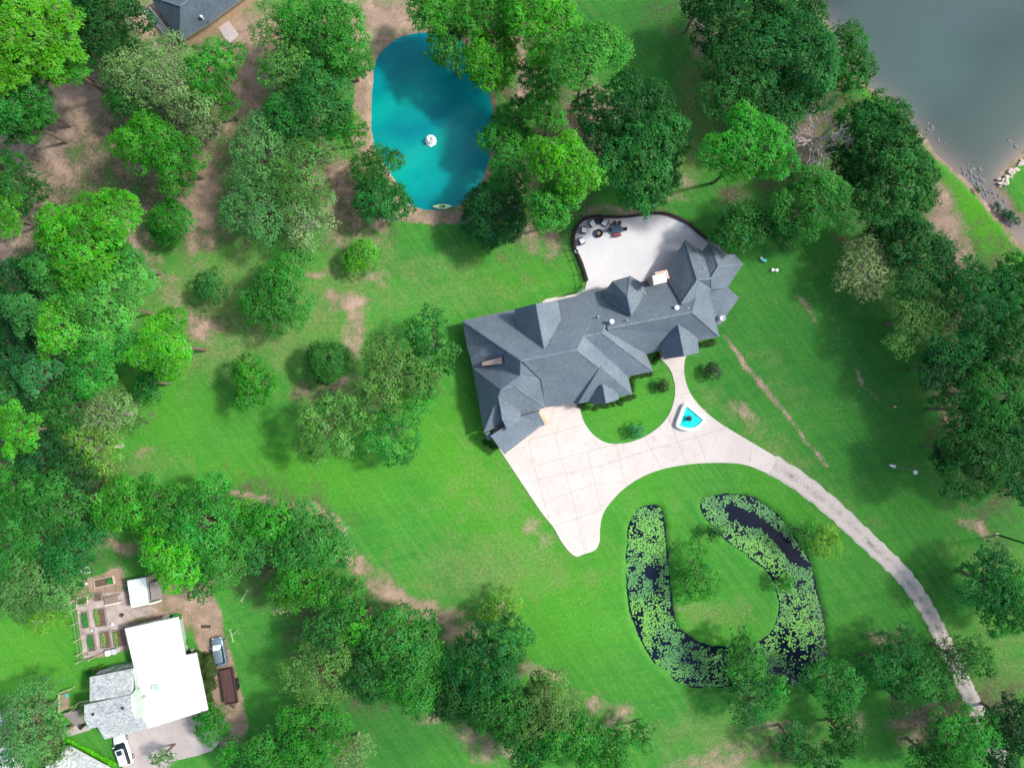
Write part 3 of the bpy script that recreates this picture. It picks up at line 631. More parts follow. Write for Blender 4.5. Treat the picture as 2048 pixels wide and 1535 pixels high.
slab('entry_slab', [(434, 53), (455, 39), (478, 70), (459, 90)], -.1, .08, M['concrete2'])
slab('equipment_pad', [(299, 30), (310, 24), (346, 72), (335, 76)], -.1, .06, M['concrete2'])
# ------------------------------------------------------------------ buildings
def loop_of(faces):
    e = {}
    for f in faces:
        for i in range(len(f)): e[(f[i], f[(i + 1) % len(f)])] = 1
    nxt = {a: c for (a, c) in e if (c, a) not in e}
    s = next(iter(nxt)); out = [s]; k = nxt[s]
    while k != s and len(out) < 100: out.append(k); k = nxt[k]
    return out
def roof(parent, V, Fc, name='roof', m=None, zb=None, walls='brick', inset=0.5, th=0.22, trim='trim', caps=True, wz1=None, nocap=()):
    m = m or M['slate']
    if parent.name.startswith('mansion'): V = [(a, c, 3.2 + (z - 3.2) * 1.27 if z > 3.2 else z) for a, c, z in V]; zb = zb if zb is None or zb <= 3.2 else 3.2 + (zb - 3.2) * 1.27
    P = [at(a, c, z) for a, c, z in V]
    FF = []
    for f in Fc:
        ar = area([P[i][:2] for i in f]); FF.append(tuple(f) if ar > 0 else tuple(f)[::-1])
    r = MB(); r.add(P, FF); ro = r.build(name, m, parent)
    lp = loop_of(FF)
    base = zb if zb is not None else None
    s = MB(); low = [(P[i][0], P[i][1], (base if base is not None else P[i][2]) - th) for i in lp]
    nL = len(lp); top = [(P[i][0], P[i][1], P[i][2] - 0.004) for i in lp]
    s.add(top + low, [(i, nL + i, nL + (i + 1) % nL, (i + 1) % nL) for i in range(nL)] )
    s.f.append(tuple(range(nL, 2 * nL))[::-1])
    s.build('fascia', M[trim], ro)
    if caps:
        c = MB(); cnt = {}
        for f in FF:
            for i in range(len(f)): cnt.setdefault(tuple(sorted((f[i], f[(i + 1) % len(f)]))), []).append(f)
        for (a, d_), fs in cnt.items():
            if len(fs) == 2 and (a, d_) not in nocap:
                n1 = (Vector(P[fs[0][1]]) - Vector(P[fs[0][0]])).cross(Vector(P[fs[0][2]]) - Vector(P[fs[0][1]])).normalized()
                ctr = sum((Vector(P[i]) for i in fs[1]), Vector()) / len(fs[1])
                if (ctr - Vector(P[a])).dot(n1) < -0.05:   # convex edge
                    c.beam(Vector(P[a]) + Vector((0, 0, .012)), Vector(P[d_]) + Vector((0, 0, .01)), 0.2, 0.04)
        if c.v: c.build('ridge_cap', M['ridgecap'] if m in (M['slate'], M['slate2']) else m, ro)
    if walls:
        pts = inset_poly([P[i][:2] for i in lp], inset)
        z1 = (min(p[2] for p in low)) if wz1 is None else wz1
        w = MB(); w.prism(pts, -0.2, z1 + 0.02); w.build('wall', M[walls], parent)
    return ro
def wall_window(parent, p, q, z0, w, h, frame='trimwhite', off=0.0, name='window'):
    """window centred on the segment p-q (world xy), outward = right of p->q"""
    p, q = Vector(p), Vector(q); d = (q - p).normalized(); nrm = Vector((d.y, -d.x)); c = (p + q) / 2 + nrm * (0.03 + off)
    def rect(ww, z0_, z1_, o):
        a = c - d * ww / 2 + nrm * o; e = c + d * ww / 2 + nrm * o
        return a, e
    fr = MB(); a, e = rect(w, 0, 0, 0)
    for s_ in (-1, 1):
        k = c + d * s_ * (w / 2 - .04); fr.beam((k.x, k.y, z0), (k.x, k.y, z0 + h), 0.09, 0.09)
    for zz in (z0 + .04, z0 + h / 2, z0 + h - .04): fr.beam((a.x, a.y, zz), (e.x, e.y, zz), 0.07, 0.08)
    fo = fr.build(name, M[frame], parent)
    g = MB(); a, e = rect(w - .1, 0, 0, -.01); g.add([(a.x, a.y, z0 + .04), (e.x, e.y, z0 + .04), (e.x, e.y, z0 + h - .04), (a.x, a.y, z0 + h - .04)], [(0, 1, 2, 3)])
    g.build('pane', M['glass'], fo)

# ---- the mansion
man = empty('mansion', at(1200, 690)); tag(man, 'sprawling mansion with blue grey hipped shingle roofs between lawn and patio', 'house')
E = 3.2
roof(man, [(925, 641, E), (934, 694, E), (984, 683, 5.9), (1043, 721, 9.15), (1153, 699, 9.2), (1216, 578, E), (1264, 787, E), (1091, 814, E), (1082, 759, 6.4)],
     [(0, 1, 2, 3), (0, 3, 4, 5), (5, 4, 6), (3, 8, 7, 6, 4)], zb=3.0, nocap=[(4, 5)])
roof(man, [(1130, 597, E), (1240, 573, E), (1306, 742, E), (1150, 775, E), (1148, 677, 7.86), (1204, 665, 7.96)],
     [(0, 3, 4), (0, 4, 5, 1), (1, 5, 2), (4, 3, 2, 5)], nocap=[(1, 5), (0, 4), (3, 4)])
roof(man, [(1205, 580, E), (1409, 536, E), (1438.5, 672, E), (1235, 722, E), (1215, 657, 7.6), (1384, 624, 7.86)],
     [(0, 3, 4), (0, 4, 5, 1), (1, 5, 2), (4, 3, 2, 5)], nocap=[(0, 4), (3, 4)])
# raised step on the front of the west block
roof(man, [(1201, 733, 7.0), (1148, 806, 3.25), (1156, 807, 3.7), (1264, 788, 3.3)], [(0, 1, 2), (0, 2, 3)], walls=None, caps=False, th=.3, zb=3.2)
# entry gable, small front gable, north cross gable
roof(man, [(1356, 645, 6.3), (1369, 712, 6.3), (1322, 690, 4.1), (1329, 718, 4.1), (1395, 676, 4.1), (1398.5, 705, 4.1)], [(0, 2, 3, 1), (0, 1, 5, 4)], zb=4.1, inset=.35)
roof(man, [(1206, 769, 5.6), (1213, 806, 5.6), (1178, 789, 3.7), (1184, 809, 3.7), (1235, 781, 3.7), (1238, 798, 3.7)], [(0, 2, 3, 1), (0, 1, 5, 4)], zb=3.7, inset=.3)
roof(man, [(1089, 697, 8.45), (1072.5, 607, 8.45), (1038, 673, 5.6), (1029, 618, 5.6), (1125, 654, 5.6), (1116, 601, 5.6)], [(0, 1, 3, 2), (0, 4, 5, 1)], zb=5.6, inset=.4)
# rear bay turret
roof(man, [(1255, 592, 8.0), (1263.5, 631, 7.2), (1208, 584, 4.6), (1225, 562, 4.6), (1261, 551.5, 4.6), (1288.5, 568, 4.6), (1290, 586, 4.6), (1211, 602, 4.6)],
     [(0, 1, 7, 2), (0, 2, 3), (0, 3, 4), (0, 4, 5), (0, 5, 6), (0, 6, 1)], zb=4.6, inset=.35)
# north east wings
roof(man, [(1370, 480, E), (1330, 545, E), (1363, 607, 7.0), (1395, 560, 7.0), (1405, 503, E + .5), (1422, 557, 6.7), (1383, 622, 6.2), (1424, 578, 4.9),
           (1419, 482, E), (1437, 533, 6.3), (1443, 520, 5.0), (1452, 509, 3.9), (1470, 508, E), (1486, 528, E), (1454, 576, E)],
     [(0, 1, 2, 3), (0, 3, 5, 4), (3, 2, 6), (3, 6, 7, 5), (4, 5, 9, 8), (8, 9, 10), (8, 10, 11), (9, 13, 12, 11, 10), (5, 7, 14, 13, 9)], zb=3.2, inset=.5)
roof(man, [(1414, 574, 3.4), (1455, 574, 3.3), (1478.5, 595, 2.9), (1439, 651, 2.9), (1426, 640, 3.2)], [(0, 1, 2, 3, 4)], zb=2.9, inset=.45)
roof(man, [(1419, 482, 3.0), (1440, 490, 3.0), (1454, 509, 3.0), (1446, 524, 4.7), (1432, 512, 4.7)], [(0, 4, 3, 2, 1)], walls=None, zb=3.0)
# garage wing
roof(man, [(944.5, 733, E), (1003, 778, 7.0), (1029, 771, 7.0), (968, 865, E), (1091, 814, E), (1082, 759, 6.2), (1042, 722, 8.9), (1041, 750, 7.5), (1008, 699, 6.5), (1003, 727, 5.6)],
     [(0, 3, 1), (0, 1, 2, 7, 9), (1, 3, 4, 2), (2, 4, 5, 7), (7, 5, 6), (6, 8, 9, 7)], zb=3.2, inset=.5)
roof(man, [(934, 694, 3.3), (941, 716, 4.1), (1009, 700, 6.7), (986, 683, 5.85), (945, 734, 3.5), (1003, 727, 5.7)], [(0, 3, 2, 1), (1, 2, 5, 4)], zb=3.0, inset=.45)
roof(man, [(996, 794, 7.0), (1001, 817, 6.0), (1041, 824, 4.7), (1041, 841, 4.5), (1015, 860, 4.5), (1004, 838, 5.4)], [(0, 1, 5, 2), (5, 4, 3), (5, 3, 2), ], walls=None, zb=4.4, th=.15)
roof(man, [(981, 871, 4.0), (1040, 833, 4.1), (1076, 822, 4.1), (1089, 846, 2.9), (1009, 908, 2.9)], [(0, 1, 2, 3, 4)], zb=2.9, inset=.55)
roof(man, [(971, 866, 3.1), (979, 862, 3.1), (984, 876, 3.1), (976, 880, 3.0)], [(0, 1, 2, 3)], zb=3.0, inset=.3)
w = MB(); w.add([at(964, 724, 5.6), at(1003, 714, 7.4), at(1005, 727, 7.0), at(964, 731, 5.3), at(964, 724, 3), at(1003, 714, 3), at(1005, 727, 3), at(964, 731, 3)],
                [(0, 3, 2, 1), (0, 4, 7, 3), (3, 7, 6, 2), (2, 6, 5, 1), (1, 5, 4, 0)]); w.build('dormer_cheek', M['pinkstucco'], man)
w = MB(); w.prism([at2(*q, 0) for q in [(1072, 826), (1078, 820), (1096, 843), (1089, 850)]], 0, 2.6); w.build('garage_pier', M['stucco'], man)
# chimney
ch = MB(); cx = [at2(1294, 556, 4), at2(1300, 572, 4), at2(1323, 567, 4), at2(1318, 551, 4)]
ch.prism(cx, 2.5, 9.3); cho = ch.build('chimney', M['pinkstucco'], man)
cap = MB(); cap.prism([at2(*q, 9.6) for q in [(1307, 570), (1334, 563), (1330, 545), (1304, 552)]], 9.35, 9.6)
cap.prism([at2(*q, 9.7) for q in [(1309, 568), (1332, 562.5), (1329, 547), (1306, 553)]], 9.6, 9.72); cap.build('chimney_cap', M['whitepaint'], cho)
sk = MB(); sk.prism([at2(*q, 9.3) for q in [(1306, 571), (1333, 564), (1329, 544.5), (1303, 552)]], 9.1, 9.34); sk.build('chimney_skirt', M['black'], cho)
for px, py, z in ((1353.5, 615, 7.9), (1223.6, 642.6, 8.5)):
    x, y, _ = at(px, py, z + .5); v = MB(); v.lathe(x, y, [(.17, z - .4), (.17, z + .25), (.36, z + .3), (.38, z + .42), (.3, z + .55), (.12, z + .62)], 16); v.build('roof_vent', M['whitepaint'], man, True)
for px, py, z in ((1290, 586, 5.5), (1197, 633, 7.4), (1377, 616, 8.1), (1255, 640, 8.4), (1408, 536, 6.4), (1441, 632, 3.4)):
    x, y, _ = at(px, py, z + .4); v = MB(); v.tube((x, y, z - .4), (x, y, z + .5), .07, n=8); v.tube((x, y, z - .15), (x, y, z + .02), .17, .09, 8); v.build('vent_pipe', M['pipe'], man)
x, y, _ = at(1446, 636, 4.0); v = MB(); dsh = [(0.02, 3.75), (.2, 3.78), (.36, 3.88), (.44, 4.0), (.40, 4.0), (.18, 3.85)]
v.lathe(x, y, dsh, 16); v.tube((x, y, 2.9), (x, y, 3.8), .035); v.tube((x, y, 3.8), (x + .3, y - .25, 4.2), .02); v.build('satellite_dish', M['pipe'], man)
# windows and doors along the front
def front_win(a, c, ts, z0=0.9, w_=1.3, h=1.4):
    a, c = Vector(at2(*a)), Vector(at2(*c))
    for t in ts:
        k = a.lerp(c, t); d = (c - a).normalized(); wall_window(man, k - d * .1, k + d * .1, z0, w_, h)
front_win((984, 688), (984, 689), [0])
ax, cx_ = at2(1270, 735), at2(1436, 694)
gd = MB()
for t0, t1 in ((0.1, .45), (.55, .9)):
    a, c = Vector(at2(1096, 804, 0)), Vector(at2(1148, 796, 0)); p, q = a.lerp(c, t0), a.lerp(c, t1); gd.add([(p.x, p.y - .45, .1), (q.x, q.y - .45, .1), (q.x, q.y - .45, 2.4), (p.x, p.y - .45, 2.4)], [(0, 1, 2, 3)])
gd.build('garage_door', M['trimwhite'], man)

# ---- neighbour house, lower left
def pts(*a): return list(a)
nh = empty('farmhouse', at(240, 1400)); tag(nh, 'two storey sage green house with speckled grey shingles and a big white metal roof', 'house')
roof(nh, [(249.4, 1256.7, 3.6), (354, 1234, 3.6), (368.5, 1310.5, 3.6), (391, 1305.5, 3.5), (415, 1419, 3.4), (296.8, 1455.7, 3.5), (335, 1350, 4.3), (302, 1245, 4.3)],
     [(0, 5, 6, 7), (7, 6, 2, 1), (6, 5, 4, 3, 2)], m=M['whitemetal'], name='metal_roof', zb=3.3, trim='trimwhite', walls='greensiding2', inset=1.15, caps=False)
roof(nh, [(179.5, 1353.5, 4.7), (266.5, 1336, 4.7), (262, 1389, 6.1), (179.5, 1402, 6.1)], [(0, 1, 2, 3)], m=M['greyshingle'], zb=4.7, trim='trimwhite', walls='greensiding2', inset=.3)
roof(nh, [(168.5, 1409, 6.5), (262, 1389, 6.5), (264, 1417.5, 7.5), (168.5, 1437, 7.5), (178, 1457, 6.6), (269, 1434, 6.6)], [(0, 1, 2, 3), (3, 2, 5, 4)], m=M['greyshingle'], zb=6.5, trim='trimwhite', walls='greensiding', inset=.12)
roof(nh, [(194, 1452, 4.6), (283, 1427, 4.6), (296.6, 1455.5, 3.7), (210, 1477.7, 3.5)], [(0, 1, 2, 3)], m=M['greyshingle'], zb=3.5, trim='trimwhite', walls='greensiding2', inset=.35)
# tall gable wall, pale siding, facing the white roof
g = MB(); A = [at(266, 1337, 4.7), at(271, 1378, 6.0), at(262, 1389, 6.45), at(264, 1417.5, 7.4), at(269, 1434, 6.5), at(283, 1427, 4.55), at(296.6, 1455.5, 3.6)]
e0, e1 = Vector(at(266.5, 1334, 3.55)), Vector(at(297.5, 1455, 3.55))
bot = [tuple(e0), tuple(e0.lerp(e1, .36)), tuple(e0.lerp(e1, .5)), tuple(e0.lerp(e1, .7)), tuple(e0.lerp(e1, .84)), tuple(e0.lerp(e1, .92)), tuple(e1)]
g.add(A + bot, [(i, 7 + i, 8 + i, i + 1) for i in range(6)]); g.build('gable_wall', M['greensiding'], nh)
for px, py in ((186, 1427.5), (245, 1415)):
    x, y, _ = at(px, py, 7.3); v = MB(); v.box(x, y, 6.9, .34, .34, .5, R(12)); v.build('roof_vent', M['black'], nh)
x, y, _ = at(312, 1374, 4.4); v = MB(); v.box(x, y, 4.0, 1.1, .75, .5, R(14)); so = v.build('skylight', M['trimwhite'], nh)
v = MB(); v.box(x, y, 4.5, .95, .6, .03, R(14)); v.build('pane', M['skyglass'], so)
x, y, _ = at(286.5, 1394.7, 4.4); v = MB(); v.lathe(x, y, [(.1, 3.4), (.1, 4.1), (.2, 4.15), (.16, 4.3)], 10); v.build('flue', M['pinkstucco'], nh, True)
a, c = at2(189, 1349, 3.4), at2(262, 1334, 3.4)
for t in (.12, .3, .72, .9):
    k = Vector(a).lerp(Vector(c), t); d = (Vector(c) - Vector(a)).normalized(); wall_window(nh, k + d * .1, k - d * .1, 2.0, 1.0, 1.3, off=.05)

# ---- second neighbour roof, bottom edge
h3 = empty('bungalow', at(150, 1530)); tag(h3, 'low grey shingle bungalow roof cut by the lower left edge, beside the bright hedge', 'house')
roof(h3, [(136, 1490, 2.6), (222, 1537, 2.6), (190, 1610, 2.6), (150, 1590, 4.4), (108, 1528, 4.4), (60, 1580, 2.6)], [(0, 4, 3, 1), (1, 3, 2), (0, 5, 4), (4, 5, 2, 3)], m=M['greyshingle'], trim='trimwhite', walls='stucco', zb=2.6, inset=1.3)
x, y, _ = at(98, 1531, 4.9); v = MB(); v.box(x, y, 4.2, .8, .5, .8, R(-30)); v.build('roof_vent', M['whitepaint'], h3)
h4 = empty('outbuilding', at(-10, 1500)); tag(h4, 'white roofed outbuilding at the left edge under a pale tree', 'shed')
roof(h4, [(-60, 1430, 3.0), (12, 1428, 3.0), (34, 1560, 3.0), (-60, 1580, 3.0)], [(0, 3, 2, 1)], m=M['whitemetal'], trim='trimwhite', walls='greensiding2')

# ---- top left house
th = empty('cottage', at(400, 0)); tag(th, 'sand walled house with slate blue hip roof cut by the top edge', 'house')
roof(th, [(360.3, 82.8, 2.9), (421, 44, 2.9), (477, 3, 2.9), (560, -60, 2.9), (500, -160, 2.9), (299, -8, 2.9), (361, 12, 6.0), (413, -28, 6.0), (440, -70, 6.0)],
     [(0, 6, 5), (0, 1, 2, 7, 6), (2, 3, 8, 7), (3, 4, 8), (4, 5, 6, 7, 8)], m=M['slate2'], zb=2.9, walls='stucco', inset=.45)
roof(th, [(368, -6, 5.4), (372, -14, 5.9), (414, 44, 3.1), (420, 46, 3.0)], [(0, 3, 2), (0, 2, 1)], m=M['slate2'], walls=None, caps=False, zb=3.0)
w = MB(); w.prism([at2(*q) for q in [(386, 76), (388, 84), (432, 57), (428, 48)]], -.1, 2.5); w.build('wall', M['stucco'], th)
w = MB(); w.prism([at2(*q) for q in [(384, 84), (386, 88), (434, 59), (431, 55)]], -.1, .5); w.build('foundation', M['pinkstucco'], th)
w = MB(); w.prism([at2(*q) for q in [(446, 34), (462, 36), (487, 16), (478, 4)]], -.1, 2.5); w.build('wall', M['stucco'], th)
a, c = at2(466, 33), at2(483, 19); wall_window(th, a, c, .8, 1.2, 1.2, off=.04)
w = MB(); w.prism([at2(*q) for q in [(432, 53), (436, 56), (455, 40), (450, 36)]], -.05, 2.2); w.build('door', M['redcloth'], th)
x, y, _ = at(403, 34, 4.2); v = MB(); v.tube((x, y, 3.2), (x, y, 4.4), .1); v.tube((x, y, 4.3), (x, y, 4.5), .22, .14); v.build('vent_pipe', M['whitepaint'], th)
x0 = at(346, 72, 0); g = MB()
for o in (0, 5, 9):
    a, c = at(300 - o, 16 + o, 0), at(345 - o * .8, 72 + o * .6, 0); g.tube((a[0], a[1], .12 + o * .01), (c[0], c[1], .12 + o * .01), .11 if o else .16, n=6)
tag(g.build('drain_pipes', M['whitepaint']), 'long white pipes lying beside the slate roofed house at top left', 'pipes')
g = MB(); a, c, d = at(262, 54, 0), at(293, 55, 0), at(312, 74, 0); g.tube((a[0], a[1], .1), (c[0], c[1], .12), .09, n=6); g.tube((c[0], c[1], .12), (d[0], d[1], .1), .07, n=6)
tag(g.build('fallen_branch', M['deadbark']), 'bleached fallen branch on bare soil left of the slate roofed house', 'branch')

# ---- sheds of the neighbour
sh = empty('tin_shed', at(276, 1184)); tag(sh, 'garden shed with pale corrugated tin roof beside the raised beds', 'shed')
roof(sh, [(254, 1160.5, 2.9), (291, 1154, 2.9), (298.5, 1208, 2.4), (262.5, 1216, 2.4)], [(0, 3, 2, 1)], name='tin_roof', m=M['tinroof'], trim='steel', walls='greywood', inset=.2, zb=2.4)
sh2 = empty('lean_to', at(312, 1190)); tag(sh2, 'dark open lean-to with a white front beam, right of the tin roofed shed', 'shed')
roof(sh2, [(299, 1166, 2.1), (318, 1160, 2.1), (324, 1196, 1.9), (303, 1200, 1.9)], [(0, 3, 2, 1)], m=M['greywood'], trim='greywood', walls=None, zb=1.9)
g = MB(); a, c = at(299, 1207.5, 2.0), at(322, 1200, 2.0); g.beam(a, c, .22, .3); g.build('beam', M['whitepaint'], sh2)
for p in ((302, 1168), (317, 1162), (322, 1197)):
    q = at(*p); g = MB(); g.box(q[0], q[1], 0, .12, .12, 1.75); g.build('post', M['greywood'], sh2)
# ------------------------------------------------------------------ cars
def car(name, label, px, py, ang, L, Wd, paint, glass_front, suv):
    root = empty(name, at(px, py), 0); hw = Wd / 2
    st = [(-.50, .80, .45, .72), (-.485, .90, .34, .92), (-.40, .98, .28, 1.0), (-.2, 1.0, .26, 1.0), (.1, 1.0, .26, .99), (.30, .99, .26, .94), (.42, .93, .28, .86), (.48, .80, .34, .72), (.50, .62, .42, .60)]
    rings = []
    for x, wf, z0, z1 in st:
        w_ = hw * wf; X = x * L; mz = (z0 + z1) / 2
        rings.append([(X, -w_ * .86, z0), (X, -w_, z0 + .12), (X, -w_, mz + .05), (X, -w_ * .93, z1 - .06), (X, -w_ * .8, z1), (X, 0, z1 + .04),
                      (X, w_ * .8, z1), (X, w_ * .93, z1 - .06), (X, w_, mz + .05), (X, w_, z0 + .12), (X, w_ * .86, z0), (X, 0, z0)])
    b = MB(); b.loft(rings); body = b.build('body', paint, root, True, local=True)
    # greenhouse: (x, halfwidth, z)
    roofh = 1.62 if suv else 1.45; xb = -.46 if suv else -.40
    base = [(xb * L, .80), (xb * L + .25, .86), (.0, .88), (.16 * L, .86), (.245 * L, .72)]
    topx = [xb * L + .28, xb * L + .45, .0, .06 * L, .10 * L]; tw = [.62, .70, .72, .70, .62]
    g = MB(); lo = [(x, -hw * w_, .96) for x, w_ in base] + [(x, hw * w_, .96) for x, w_ in base[::-1]]
    hi = [(x, -hw * w_, roofh - .05) for x, w_ in zip(topx, tw)] + [(x, hw * w_, roofh - .05) for x, w_ in list(zip(topx, tw))[::-1]]
    n_ = len(lo); g.add(lo + hi, [(i, (i + 1) % n_, n_ + (i + 1) % n_, n_ + i) for i in range(n_)] + [tuple(range(n_, 2 * n_))])
    g.build('side_windows', M['carglass'], root, local=True)
    r = MB(); r.add([(x, y * 1.02, z + .005) for x, y, z in hi] + [(x * .96 + .0, y * .86, roofh + .02) for x, y, z in hi], [(i, (i + 1) % n_, n_ + (i + 1) % n_, n_ + i) for i in range(n_)] + [tuple(range(n_, 2 * n_))])
    ro = r.build('roof_panel', paint, root, True, local=True)
    ws = MB(); ws.add([(.245 * L + .02, -hw * .70, .985), (.245 * L + .02, hw * .70, .985), (.10 * L + .02, hw * .62, roofh - .035), (.10 * L + .02, -hw * .62, roofh - .035)], [(0, 1, 2, 3)])
    ws.build('windshield', glass_front, root, local=True)
    rw = MB(); rw.add([(xb * L - .02, hw * .74, .99), (xb * L - .02, -hw * .74, .99), (xb * L + .26, -hw * .6, roofh - .04), (xb * L + .26, hw * .6, roofh - .04)], [(0, 1, 2, 3)]); rw.build('rear_window', M['carglass'], root, local=True)
    if suv:
        s_ = MB(); s_.box(0.0, 0, roofh + .018, .75, .8, .02, 0, .08); s_.build('sunroof', M['carglass'], root, local=True)
        for y in (-1, 1):
            k = MB(); k.beam((xb * L + .5, y * hw * .6, roofh + .05), (.05 * L, y * hw * .6, roofh + .05), .05, .05); k.build('roof_rail', M['black'], root, local=True)
    for sx in (-.31, .31):
        for sy in (-1, 1):
            t = MB(); t.tube((sx * L, sy * hw * .78, .33), (sx * L, sy * hw * 1.0, .33), .33, n=18); to = t.build('wheel', M['tyre'], root, local=True)
            t = MB(); t.tube((sx * L, sy * hw * .99, .33), (sx * L, sy * (hw * 1.0 + .012), .33), .2, n=12); t.build('rim', M['steel'], to, local=True)
    for sy in (-1, 1):
        t = MB(); t.box(L * .455, sy * hw * .62, .60, .28, .3, .16, R(-sy * 22), .05); t.build('headlight', M['lamp'], root, local=True)
        t = MB(); t.box(-L * .483, sy * hw * .74, .70, .12, .22, .2); t.build('taillight', M['redlens'], root, local=True)
        t = MB(); t.box(.17 * L, sy * (hw + .08), .95, .14, .24, .15, 0, .04); t.build('mirror', paint, root, local=True)
    root.rotation_euler = (0, 0, ang)
    return tag(root, label, 'car')
car('parked_car', 'grey blue hatchback parked nose up beside the reddish shrub', 442, 1299, R(90 + 10), 4.5, 1.86, M['carblue'], M['silverglass'], False)
car('parked_suv', 'white car with dark sunroof parked on the lower left driveway', 250.5, 1494, R(90 + 18), 4.9, 1.9, M['carwhite'], M['carglass'], True)
# trailer
tr = empty('utility_trailer', at(463, 1366), 0)
g = MB(); g.box(0, 0, .62, 1.95, 5.3, .12); g.build('bed', M['rustdeck'], tr, local=True)
g = MB()
for sx in (-1, 1): g.box(sx * .95, 0, .74, .07, 5.3, .42)
for sy in (-1, 1): g.box(0, sy * 2.6, .74, 1.83, .07, .42)
g.build('side_rail', M['rustdeck'], tr, local=True)
g = MB()
for sx in (-1, 1): g.beam((sx * .6, -2.65, .55), (0, -3.6, .5), .1, .1)
g.build('tow_bar', M['black'], tr, local=True)
for sx in (-1, 1):
    for y in (-.45, .45):
        t = MB(); t.tube((sx * 1.02, y, .36), (sx * 1.24, y, .36), .36, n=16); t.build('wheel', M['tyre'], tr, local=True)
    g = MB(); g.box(sx * 1.13, 0, .74, .28, 1.8, .05); g.build('fender', M['black'], tr, local=True)
tr.rotation_euler = (0, 0, R(9)); tag(tr, 'rust brown flatbed utility trailer parked behind the grey blue car', 'trailer')

# ------------------------------------------------------------------ patio
wl_ = MB(); pr = spline([(1174, 562), (1163, 527), (1151, 500), (1147, 484), (1150, 464), (1160, 446), (1176, 436), (1198, 433.5), (1235, 435), (1270, 432), (1300, 427.5), (1326, 427.5), (1352, 434.5), (1378, 449), (1400, 468), (1420, 483)], 4, False)
def wallstrip(mb, path, w, z0, z1):
    q = [Vector(at2(*p)) for p in path]; o = []
    for i in range(len(q)):
        d = (q[min(i + 1, len(q) - 1)] - q[max(i - 1, 0)]).normalized(); n_ = Vector((-d.y, d.x)) * w / 2; o.append((q[i] - n_, q[i] + n_))
    rings = [[(a.x, a.y, z0), (c.x, c.y, z0), (c.x, c.y, z1), (a.x, a.y, z1)] for a, c in o]
    mb.loft(rings)
pw = empty('patio_wall', at(1290, 430)); tag(pw, 'low dark brick wall with railing curving around the pale patio', 'wall')
wallstrip(wl_, pr, .34, -.3, .42); wl_.build('brick_base', M['darkwall'], pw)
c_ = MB(); wallstrip(c_, pr, .42, .42, .48); c_.build('coping', M['darkwall'], pw)
rl = MB()
q = [Vector(at(*p, 0)) for p in pr]
for z in (.62, 1.0):
    for a, c in zip(q[:-1], q[1:]): rl.beam((a.x, a.y, z), (c.x, c.y, z), .05, .05)
for a in q[::2]: rl.box(a.x, a.y, .45, .07, .07, .6)
rl.build('railing', M['black'], pw)
ff = empty('iron_fence', at(1165, 560)); tag(ff, 'black iron fence at the lawn corner left of the patio', 'fence')
fp = [(1142, 500), (1150, 520), (1160, 548), (1163, 574), (1152, 584), (1130, 592)]
q = [Vector(at(*p, 0)) for p in fp]
g = MB()
for a, c in zip(q[:-1], q[1:]):
    for z in (.25, 1.1): g.beam((a.x, a.y, z), (c.x, c.y, z), .05, .05)
    n_ = int((c - a).length / .35)
    for i in range(n_): k = a.lerp(c, i / n_); g.beam((k.x, k.y, 0), (k.x, k.y, 1.2), .03, .03)
g.build('pickets', M['black'], ff)
for a in q:
    g = MB(); g.box(a.x, a.y, 0, .11, .11, 1.3); g.box(a.x, a.y, 1.3, .15, .15, .06); g.build('post', M['black'], ff)
# fire pit
x, y, _ = at(1197.5, 466, .5); fpit = empty('fire_pit', (x, y, .12)); tag(fpit, 'round dark fire pit bowl ringed by patio chairs', 'fire pit')
g = MB(); g.lathe(x, y, [(.45, .12), (.62, .2), (.66, .5), (.56, .52), (.50, .34), (.1, .3)], 24); g.build('bowl', M['black'], fpit, True)
g = MB()
for i in range(5):
    t = i * 1.3; g.tube((x + .32 * math.cos(t), y + .32 * math.sin(t), .38), (x - .3 * math.cos(t), y - .3 * math.sin(t), .46), .06, n=6)
g.build('logs', M['wood'], fpit)
# armchairs
def armchair():
    r = empty('armchair', (0, 0, 0))
    g = MB(); g.box(0, 0, .12, .78, .74, .2, 0, .05); g.build('seat_frame', M['wicker'], r, local=True)
    g = MB(); g.box(0, -.36, .30, .84, .12, .55, 0, .03); g.build('backrest', M['wicker'], r, local=True)
    for s in (-1, 1):
        g = MB(); g.box(s * .40, .0, .1, .09, .76, .5, 0, .02); g.build('armrest', M['wicker'], r, local=True)
    g = MB(); g.box(0, .04, .325, .66, .64, .14, 0, .08); g.build('cushion', M['cushion'], r, local=True)
    g = MB(); g.box(0, -.25, .465, .62, .13, .36, 0, .05); g.build('back_cushion', M['cushion'], r, local=True)
    return r
A0 = armchair()
chairs = [(1184.5, 448, 'white cushioned armchair left of the dark couch, above the fire pit'), (1209, 446.5, 'white cushioned armchair right of the dark couch, next to the blue table'),
          (1167, 461, 'pale armchair left of the fire pit, second up from the lowest chair'), (1162.5, 483, 'lowest pale armchair by the left patio railing')]
for i, (px, py, lb) in enumerate(chairs):
    o = A0 if i == 0 else copy_tree(A0); p = at(px, py, .12)
    o.location = p; o.scale = (1.18, 1.12, 1.1); d = Vector(at(1197.5, 466)) - Vector(at(px, py)); o.rotation_euler = (0, 0, math.atan2(d.y, d.x) - math.pi / 2); tag(o, lb, 'armchair', 'armchairs around the fire pit')
co = empty('couch', (0, 0, 0)); g = MB()
c0 = Vector(at2(1197.5, 466)); r0, r1 = 1.35, 2.05
def arc(ra, rb, t0, t1, n_=10): return [(c0.x + ra * math.cos(t), c0.y + ra * math.sin(t)) for t in np.linspace(t0, t1, n_)] + [(c0.x + rb * math.cos(t), c0.y + rb * math.sin(t)) for t in np.linspace(t1, t0, n_)]
g.prism(arc(r0, r1, R(70), R(112)), .14, .5); g.build('seat', M['wicker'], co)
